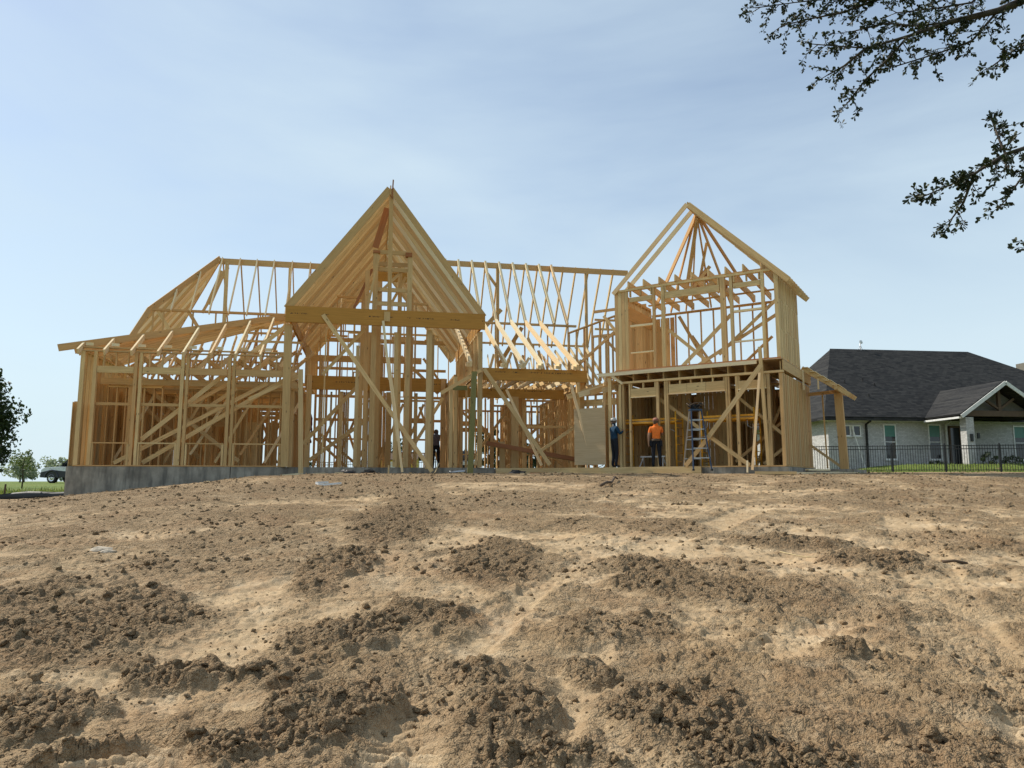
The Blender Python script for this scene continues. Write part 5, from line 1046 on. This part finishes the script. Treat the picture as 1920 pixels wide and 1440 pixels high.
b = MB(); b.tube([(0, 0, 0), (0, 0, .52)], .025, 7); b.build('mast', 'alu', an, True)
for a in (0.3, 2.4, 4.5): b = MB(); b.tube([(0, 0, .42), (.28*math.cos(a), .28*math.sin(a), -.15-.12*abs(math.sin(a)))], .014, 6); b.build('leg', 'alu', an, True)
b = MB(); b.lathe((.02, -.06, .58), (.35, -1, .25), [(0.0, -.04), (.08, -.03), (.13, .0), (.135, .015), (.0, .0)], 16); b.build('dish', 'white', an, True)

# ------------------------------------------------------------------ vehicles and shed far behind
def pickup(name, label, loc, rz, upper, lower, L_=5.6, scale=1.0):
    """x forward, y left"""
    e = empty(name, loc, rz); tag(e, label, 'truck'); e.scale = (scale,)*3; hw = .95
    prof = [(-2.75, .55), (-2.75, 1.12), (-2.7, 1.18), (-.95, 1.20), (-.78, 1.86), (-.6, 1.93), (.45, 1.95), (.62, 1.90), (1.25, 1.30), (2.45, 1.20), (2.72, 1.08), (2.78, .55)]
    def ext(pr, y0, y1, mi=0): 
        b = MB(); n = len(pr); b.add([(x, y0, z) for x, z in pr]+[(x, y1, z) for x, z in pr], [tuple(range(n)), tuple(range(2*n-1, n-1, -1))]+[(i, (i+1) % n, (i+1) % n+n, i+n) for i in range(n)]); return b
    ext([(-2.75, .62), (-2.75, 1.14), (-.9, 1.2), (1.2, 1.26), (2.45, 1.20), (2.74, 1.06), (2.78, .78), (2.2, .9), (.9, .70)], -hw, hw).build('body', upper, e, bevel=.05)
    ext([(-2.76, .42), (-2.76, .90), (.8, .95), (1.9, 1.06), (2.80, .84), (2.80, .44)], -hw-.015, hw+.015).build('lower_body', lower, e, bevel=.04)
    ext([(-.95, 1.19), (-.78, 1.86), (-.6, 1.93), (.45, 1.95), (.62, 1.90), (1.28, 1.24)], -hw+.12, hw-.12).build('cab', lower, e, bevel=.05)
    for s in (-1, 1):
        ext([(-.78, 1.28), (-.70, 1.80), (-.25, 1.84), (-.25, 1.28)], s*(hw-.128), s*(hw-.108)).build('side_window', 'glass', e); ext([(-.17, 1.28), (-.17, 1.84), (.44, 1.84), (.98, 1.28)], s*(hw-.128), s*(hw-.108)).build('side_window', 'glass', e)
        b = MB(); b.box((.82, s*(hw+.02)-.06, 1.28), (.95, s*(hw+.14)-.02, 1.52)); b.build('mirror', 'black', e, bevel=.02); b = MB(); b.box((2.60, s*.74-.16, .88), (2.785, s*.74+.16, 1.04)); b.build('headlight', 'chrome', e, bevel=.02); b = MB(); b.box((-2.79, s*.84-.09, .80), (-2.74, s*.84+.09, 1.10)); b.build('tail_light', 'hose', e)
        for x in (-1.75, 1.82):
            w_ = MB(); w_.lathe((x, s*(hw-.13), .40), (0, s, 0), [(.25, -.1), (.40, -.1), (.405, .10), (.38, .14), (.26, .15)], 22); o = w_.build('wheel', 'rubber', e, True); r = MB(); r.lathe((x, s*(hw-.13), .40), (0, s, 0), [(.0, .10), (.09, .13), (.11, .09), (.22, .11), (.26, .155), (.265, .08)], 22); r.build('rim', 'chrome', o, True)
            b = MB(); n = 12; vs = []; 
            for k in range(n+1):
                a = math.pi*k/n
                for rr, yy in ((.47, s*(hw-.05)), (.62, s*(hw-.05)), (.60, s*(hw+.06)), (.47, s*(hw+.06))): vs.append((x+rr*math.cos(a), yy, .42+rr*math.sin(a)))
            b.add(vs, [(k*4+j, (k+1)*4+j, (k+1)*4+(j+1) % 4, k*4+(j+1) % 4) for k in range(n) for j in range(4)]); b.build('wheel_arch', lower, e, True)
    ext([(.60, 1.86), (1.22, 1.28), (1.25, 1.30), (.64, 1.89)], -hw+.2, hw-.2).build('windscreen', 'glass', e); ext([(-.955, 1.28), (-.83, 1.80), (-.86, 1.80), (-.985, 1.28)], -hw+.25, hw-.25).build('rear_window', 'glass', e)
    b = MB(); b.box((2.74, -.9, .45), (2.90, .9, .66)); b.build('bumper', 'chrome', e, bevel=.03); b = MB(); b.box((-2.92, -.9, .45), (-2.75, .9, .66)); b.build('bumper', 'chrome', e, bevel=.03)
    return e
pickup('pickup_truck', 'white and black truck parked on the grass left of the framed house', (-36.9, 64.0, float(base_h(-36.9, 64))+.01), R(180-8), 'carwhite', 'carblack', scale=1.12)
pickup('pickup_truck', 'white pickup parked far behind the porch, seen through the studs', (-3.6, 54.0, float(base_h(-3.6, 54))+.01), R(96), 'carwhite', 'carblack')
sh = empty('yellow_shed', (-7.6, 47.0, float(base_h(-7.6, 47)))); tag(sh, 'small yellow shed with a dark pitched roof seen through the studs under the gable', 'shed')
b = MB(); b.prism([(0, 0), (0, 1.15), (.9, 1.6), (1.8, 1.15), (1.8, 0)], -1.1, 1.5); b.build('wall', 'yellowwall', sh)
b = MB(); 
for s in (0, 1): b.bar((-1.25, .45 if s == 0 else 1.35, 1.42), (1.65, .45 if s == 0 else 1.35, 1.42), 1.15, .05, (0, 1, .5 if s == 0 else -.5))
b.build('roof', 'stick', sh); b = MB(); b.box((-.2, -.03, .02), (.5, .01, 1.05)); b.build('door', 'white', sh)
# dark machine part at the left edge
mc = empty('mower', (-24.6, 33.2, float(base_h(-24.6, 33.2)))); tag(mc, 'dark reddish machine standing in the grass at the left edge', 'machine')
b = MB(); b.box((-.55, -.3, .25), (.35, .3, .52)); b.build('deck', 'hose', mc, bevel=.06); b = MB(); b.box((-.1, -.22, .52), (.30, .22, .78)); b.build('engine', 'rubber', mc, bevel=.06)
for x in (-.4, .25):
    for s in (-1, 1): b = MB(); b.lathe((x, s*.34, .17), (0, s, 0), [(0, -.03), (.17, -.05), (.17, .05), (.09, .06), (0, .04)], 14); b.build('wheel', 'rubber', mc, True)
b = MB(); b.tube([(-.5, -.22, .45), (-.95, -.22, .95), (-.95, .22, .95), (-.5, .22, .45)], .02, 6); b.build('handle', 'rubber', mc, True)

# ------------------------------------------------------------------ trees
M['leaf_oak'] = leafmat('oak_leaf', (.013, .019, .008), (.034, .046, .016), .12)
M['leaf_dark'] = leafmat('dark_leaf', (.018, .034, .010), (.045, .070, .020), .2)
M['leaf_mid'] = leafmat('mid_leaf', (.05, .085, .025), (.12, .16, .045), .3)
M['leaf_hazed'] = leafmat('hazed_leaf', (.20, .24, .17), (.33, .37, .28), .35)  # distance haze is put into this pale leaf colour
def leaf_cloud(rng, centres, radii, n, size, flat=.9):
    """n leaf quads (bent along the middle) in clumps"""
    k = rng.integers(0, len(centres), n); c = np.array(centres)[k]; r = np.array(radii)[k]
    d = rng.normal(size=(n, 3)); d /= np.linalg.norm(d, axis=1)[:, None]; p = c + d*(r*rng.random(n)**.45)[:, None]*np.array([1, 1, flat])
    a = rng.normal(size=(n, 3)); a /= np.linalg.norm(a, axis=1)[:, None]; b_ = rng.normal(size=(n, 3)); b_ -= a*(a*b_).sum(1)[:, None]; b_ /= np.linalg.norm(b_, axis=1)[:, None]; s = size*(.6+.8*rng.random(n))[:, None]; nn = np.cross(a, b_)
    v = np.stack([p-a*s*.55, p+b_*s*.30-nn*s*.08, p+a*s*.55, p-b_*s*.30-nn*s*.08], 1).reshape(-1, 3); i = np.arange(n)*4
    return v, np.stack([i, i+1, i+2, i+3], 1)
def tree(name, label, x, y, h, cr, mat, seed, n=1500, leaf=.16, trunk=.12, base=None, low=.3, group=None, cat='tree', clumps=14):
    rng = np.random.default_rng(seed); rd = random.Random(seed); zb = float(base_h(x, y)) if base is None else base
    e = empty(name, (x, y, zb)); tag(e, label, cat, group); b = MB(); lean = rd.uniform(-.12, .12)*cr
    top = Vector((lean, 0, h*.8)); fork = Vector((lean*.4, 0, h*low)); b.tube([(0, 0, -.1), (lean*.1, .02, h*low*.5), fork, fork.lerp(top, .5), top], [trunk, trunk*.8, trunk*.68, trunk*.4, trunk*.12], 8)
    cs, rs = [], []
    for k in range(clumps):
        a = k*2.4+rd.uniform(-.4, .4); t = (k+.5)/clumps; zc = h*(low+.10+(.88-low)*t); rr = cr*math.sqrt(max(.05, 1-((t-.42)/.66)**2))*rd.uniform(.45, .85)
        c = Vector((lean*t+rr*math.cos(a), rr*math.sin(a), zc)); cs.append(tuple(c)); rs.append(cr*rd.uniform(.26, .46)); s = fork.lerp(top, max(0, t*.8)); b.tube([s, s.lerp(c, .5)+Vector((0, 0, -.04*h*rd.random())), c], [trunk*.36, trunk*.22, trunk*.06], 5)
    b.build('trunk', 'bark', e, True)
    v, f = leaf_cloud(rng, cs, rs, n, leaf); o = np_mesh('crown', v, f, mat, False); o.parent = e; tag(o, kind='stuff')
    return e
tree('broadleaf_tree', 'large dark leafy tree cut by the left edge of the picture', -28.5, 38.5, 6.5, 2.4, 'leaf_dark', 3, 11000, .20, .18, low=.10, clumps=30)
tree('young_tree', 'young slender tree standing alone in the grass left of the house', -29.2, 44.5, 2.25, .85, 'leaf_mid', 8, 420, .13, .045, low=.45, clumps=9)
rd = random.Random(5)
FT = [(-62, 94, 2.9, 2.0, 'leaf_hazed'), (-63.5, 104, 3.3, 2.0, 'leaf_hazed'), (-64, 111, 2.9, 1.8, 'leaf_hazed'), (-70, 107, 2.6, 1.8, 'leaf_hazed'), (-57, 101, 2.6, 1.2, 'leaf_mid'), (-60, 98, 2.2, 1.3, 'leaf_hazed'), (-53, 108, 2.5, 1.6, 'leaf_hazed'), (-48, 130, 2.7, 2.2, 'leaf_hazed')]
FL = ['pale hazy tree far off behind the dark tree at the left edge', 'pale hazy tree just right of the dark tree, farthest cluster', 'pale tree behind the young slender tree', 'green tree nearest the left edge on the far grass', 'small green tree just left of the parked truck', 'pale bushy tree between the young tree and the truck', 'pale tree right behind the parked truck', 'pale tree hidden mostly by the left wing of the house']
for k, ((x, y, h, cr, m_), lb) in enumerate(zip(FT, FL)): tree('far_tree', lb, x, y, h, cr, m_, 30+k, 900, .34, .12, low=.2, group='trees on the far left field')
BT = [(-27, 95, 3.4), (-19, 105, 3.2), (-12, 76, 4.0), (-1.9, 60, 3.9), (1.6, 64, 3.0), (-5.8, 88, 3.2), (8, 70, 5.5), (12, 62, 6.0), (18, 75, 6.5)]
for k, (x, y, h) in enumerate(BT):
    lb = ['low tree far behind the left wing, seen through its studs', 'low distant tree behind the left gable post', 'tree whose top shows beside the yellow shed', 'dark conical tree seen under the porch beam, right of the green post', 'dark bush seen right of the conical tree under the porch', 'low distant tree behind the gable props', 'leafy tree hidden behind the plywood sheet', 'leafy tree seen through the tower ground floor', 'leafy tree behind the tower corner'][k]
    tree('back_tree', lb, x, y, h, h*(.30 if k == 3 else .45), 'leaf_dark' if k in (2, 3, 4, 6, 7, 8) else 'leaf_mid', 60+k, 1500, .26, .12, low=.15, group='trees behind the framed house')
# potted-looking shrubs by the neighbour porch
for k, (u, v, h, lb) in enumerate(((6.9, -3.6, 1.0, 'dark shrub by the brick porch column behind the fence'), (8.2, -3.7, .8, 'low dark shrub in the middle of the porch front'), (9.6, -3.5, 1.1, 'dark spiky shrub on the right of the porch front'), (5.6, -1.2, .6, 'small shrub left of the brick porch column'))):
    p = N(u, v, 0); tree('porch_shrub', lb, p.x, p.y, h, .48, 'leaf_dark', 90+k, 500, .10, .03, base=2.05, low=.1, cat='shrub', group='shrubs by the brick porch', clumps=8)

# live oak at the right: trunk outside the picture, limbs hanging into it
BR = {
'A': [(6.13,7.5,7.17),(5.22,7.5,6.95),(4.27,7.5,6.79),(3.86,7.5,6.69),(3.39,7.5,6.71),(2.98,7.5,6.66),(2.57,7.5,6.6)],
'A2': [(3.86,7.5,6.69),(3.55,7.62,6.62),(3.25,7.74,6.63),(2.99,7.86,6.63)],
'B': [(5.99,7.0,6.8),(5.24,7.0,6.39),(4.84,7.0,6.22),(4.35,7.0,6.1),(3.9,7.0,5.94),(3.46,7.0,5.81),(2.97,7.0,5.85)],
'B2': [(3.9,7.0,5.94),(3.73,7.12,5.75),(3.56,7.24,5.61),(3.42,7.36,5.42)],
'B3': [(4.35,7.0,6.1),(4.09,7.12,6.13),(3.82,7.24,6.24),(3.53,7.36,6.23)],
'B4': [(3.46,7.0,5.81),(3.29,7.12,5.69),(3.17,7.24,5.66)],
'B5': [(4.84,7.0,6.22),(4.62,7.12,5.96),(4.36,7.24,5.91),(3.96,7.36,5.83)],
'C': [(5.46,6.5,5.87),(4.83,6.5,5.65),(4.62,6.5,5.49),(4.37,6.5,5.31)],
'D': [(5.2,6.2,4.65),(4.51,6.2,4.4),(4.22,6.2,4.31),(3.93,6.2,4.13),(3.68,6.2,4.01),(3.49,6.2,3.93)],
'D2': [(4.22,6.2,4.31),(4.26,6.32,4.5),(4.3,6.44,4.72)],
'D3': [(3.93,6.2,4.13),(3.89,6.32,3.91),(3.86,6.44,3.82)],
'D4': [(4.51,6.2,4.4),(4.48,6.32,4.21),(4.35,6.44,3.98)],
'E': [(4.68,6.0,3.84),(4.35,6.0,3.65),(4.26,6.0,3.54)],
'A3': [(5.22,7.5,6.95),(4.99,7.62,6.74),(4.7,7.74,6.76),(4.28,7.86,6.78)]}
def build_oak():
    rd = random.Random(21); base = Vector((9.6, 8.2, float(base_h(9.6, 8.2)))); e = empty('oak_tree', base); tag(e, 'spreading oak whose leafy branches hang into the top right of the picture', 'tree')
    wd = MB(); tw = MB(); LV, LF_ = [], []
    wd.tube([(9.6, 8.2, base.z-.2), (9.5, 8.15, 1.6), (9.45, 8.1, 3.0), (9.5, 8.2, 4.6), (9.6, 8.3, 6.4), (9.7, 8.3, 8.2)], [.36, .27, .25, .20, .13, .05], 12)
    main = {k: v for k, v in BR.items()}
    joins = {'A': [(9.55, 8.2, 5.2), (8.0, 7.9, 6.6)], 'B': [(9.5, 8.15, 4.4), (7.6, 7.6, 6.3)], 'C': [(9.5, 8.15, 3.9), (7.2, 7.2, 5.6)], 'D': [(9.45, 8.1, 3.2), (7.0, 6.9, 4.6)], 'E': [(9.45, 8.1, 2.8), (6.4, 6.5, 3.9)]}
    extra = []
    for k in range(16):
        a = k*.785+rd.uniform(-.25, .25); z0 = rd.uniform(3.5, 7.2); ln = rd.uniform(2.0, 3.6); d = Vector((math.cos(a), math.sin(a), rd.uniform(.05, .4)))
        if d.x < -.35 and k < 99: d.x = abs(d.x)*.4
        s = Vector((9.5, 8.2, z0)); extra.append([s+d*ln*t+Vector((0, 0, -.35*t*t*ln*.3))+Vector((rd.gauss(0, .08), rd.gauss(0, .08), rd.gauss(0, .05))) for t in (0, .25, .5, .75, 1)])
    def leaf(p, d, sz):
        side = d.cross(Vector((rd.gauss(0, 1), rd.gauss(0, 1), rd.gauss(0, 1)))).normalized(); nrm = d.cross(side); n = len(LV); q = p+d*sz*.18
        for t, w_ in ((0, .05), (.45, .20), (.78, .27)):
            LV.append(q+d*sz*t+side*sz*w_-nrm*sz*.05*t); LV.append(q+d*sz*t-side*sz*w_-nrm*sz*.05*t)
        LV.append(q+d*sz-nrm*sz*.12); LF_.extend([(n, n+2, n+3, n+1), (n+2, n+4, n+5, n+3), (n+4, n+6, n+5, n+5)])
    def twig(p, d, ln, depth, sz, dens):
        pts = [p]; dd = d.copy(); st = max(3, int(ln/.07))
        for k in range(st): dd = (dd+Vector((rd.gauss(0, .16), rd.gauss(0, .16), rd.gauss(0, .14)-.02))).normalized(); pts.append(pts[-1]+dd*ln/st)
        tw.tube(pts, [.0055*(1-.75*k/st)*(1 if depth == 0 else .6) for k in range(st+1)], 4, cap=False)
        for k in range(1, st+1):
            for q in range(3 if k < st else 6):
                if rd.random() < dens: leaf(pts[k], (dd+Vector((rd.gauss(0, .7), rd.gauss(0, .7), rd.gauss(0, .7)))).normalized(), sz*rd.uniform(.65, 1.2))
            if depth == 0 and rd.random() < .8: twig(pts[k], (dd+Vector((rd.gauss(0, .75), rd.gauss(0, .75), rd.gauss(0, .7)))).normalized(), ln*rd.uniform(.3, .55), 1, sz, dens)
    for key, pts in main.items():
        pts = [Vector(p)+Vector((.13, 0, .10)) for p in pts]
        if key in joins: full = [Vector(p) for p in joins[key]]+pts; r0 = {'A': .055, 'B': .075, 'C': .04, 'D': .042, 'E': .025}[key]; wd.tube(full, [max(.006, r0*(1-k/(len(full)-.6))**1.25) for k in range(len(full))], 8)
        else: tw.tube(pts, [.013*(1-.65*k/len(pts)) for k in range(len(pts))], 6)
        Ls = [(pts[i], pts[i+1]) for i in range(len(pts)-1)]
        for i, (a, b_) in enumerate(Ls):
            ln = (b_-a).length; nst = max(1, int(ln/.048)); d0 = (b_-a).normalized()
            for k in range(nst):
                t = (k+rd.random())/nst; f = (i+t)/len(Ls)
                if len(key) == 1 and f < .30 and rd.random() < .55: continue
                if rd.random() < .97: twig(a.lerp(b_, t), (d0*.9+Vector((rd.gauss(0, .6), rd.gauss(0, .6), rd.gauss(.05, .55)))).normalized(), rd.uniform(.06, .25)*(.7 if key[0] in 'CE' else 1), 0, .041, .85)
        twig(pts[-1], (pts[-1]-pts[-2]).normalized(), .18, 0, .044, .9)
    for pts in extra:
        wd.tube(pts, [.08, .06, .04, .022, .008], 6)
        for i in range(1, 4):
            for k in range(9): twig(pts[i].lerp(pts[i+1], rd.random()), Vector((rd.gauss(0, 1), rd.gauss(0, 1), rd.gauss(.1, .6))).normalized(), rd.uniform(.25, .6), 0, .075, .5)
    off = lambda vs: [Vector(v)-base for v in vs]
    wd.v = off(wd.v); wd.build('trunk', 'bark', e, True); tw.v = off(tw.v); o = tw.build('twigs', 'bark', e, True); tag(o, kind='stuff')
    me = bpy.data.meshes.new('leaves'); me.from_pydata([tuple(v-base) for v in LV], [], [f if f[2] != f[3] else f[:3] for f in LF_]); me.materials.append(M['leaf_oak']); o = bpy.data.objects.new('leaves', me); COL.objects.link(o); o.parent = e; tag(o, kind='stuff'); print('oak leaves', len(LV)//7)
build_oak()
print('tris', sum(len(o.data.polygons) for o in bpy.data.objects if o.type == 'MESH'))
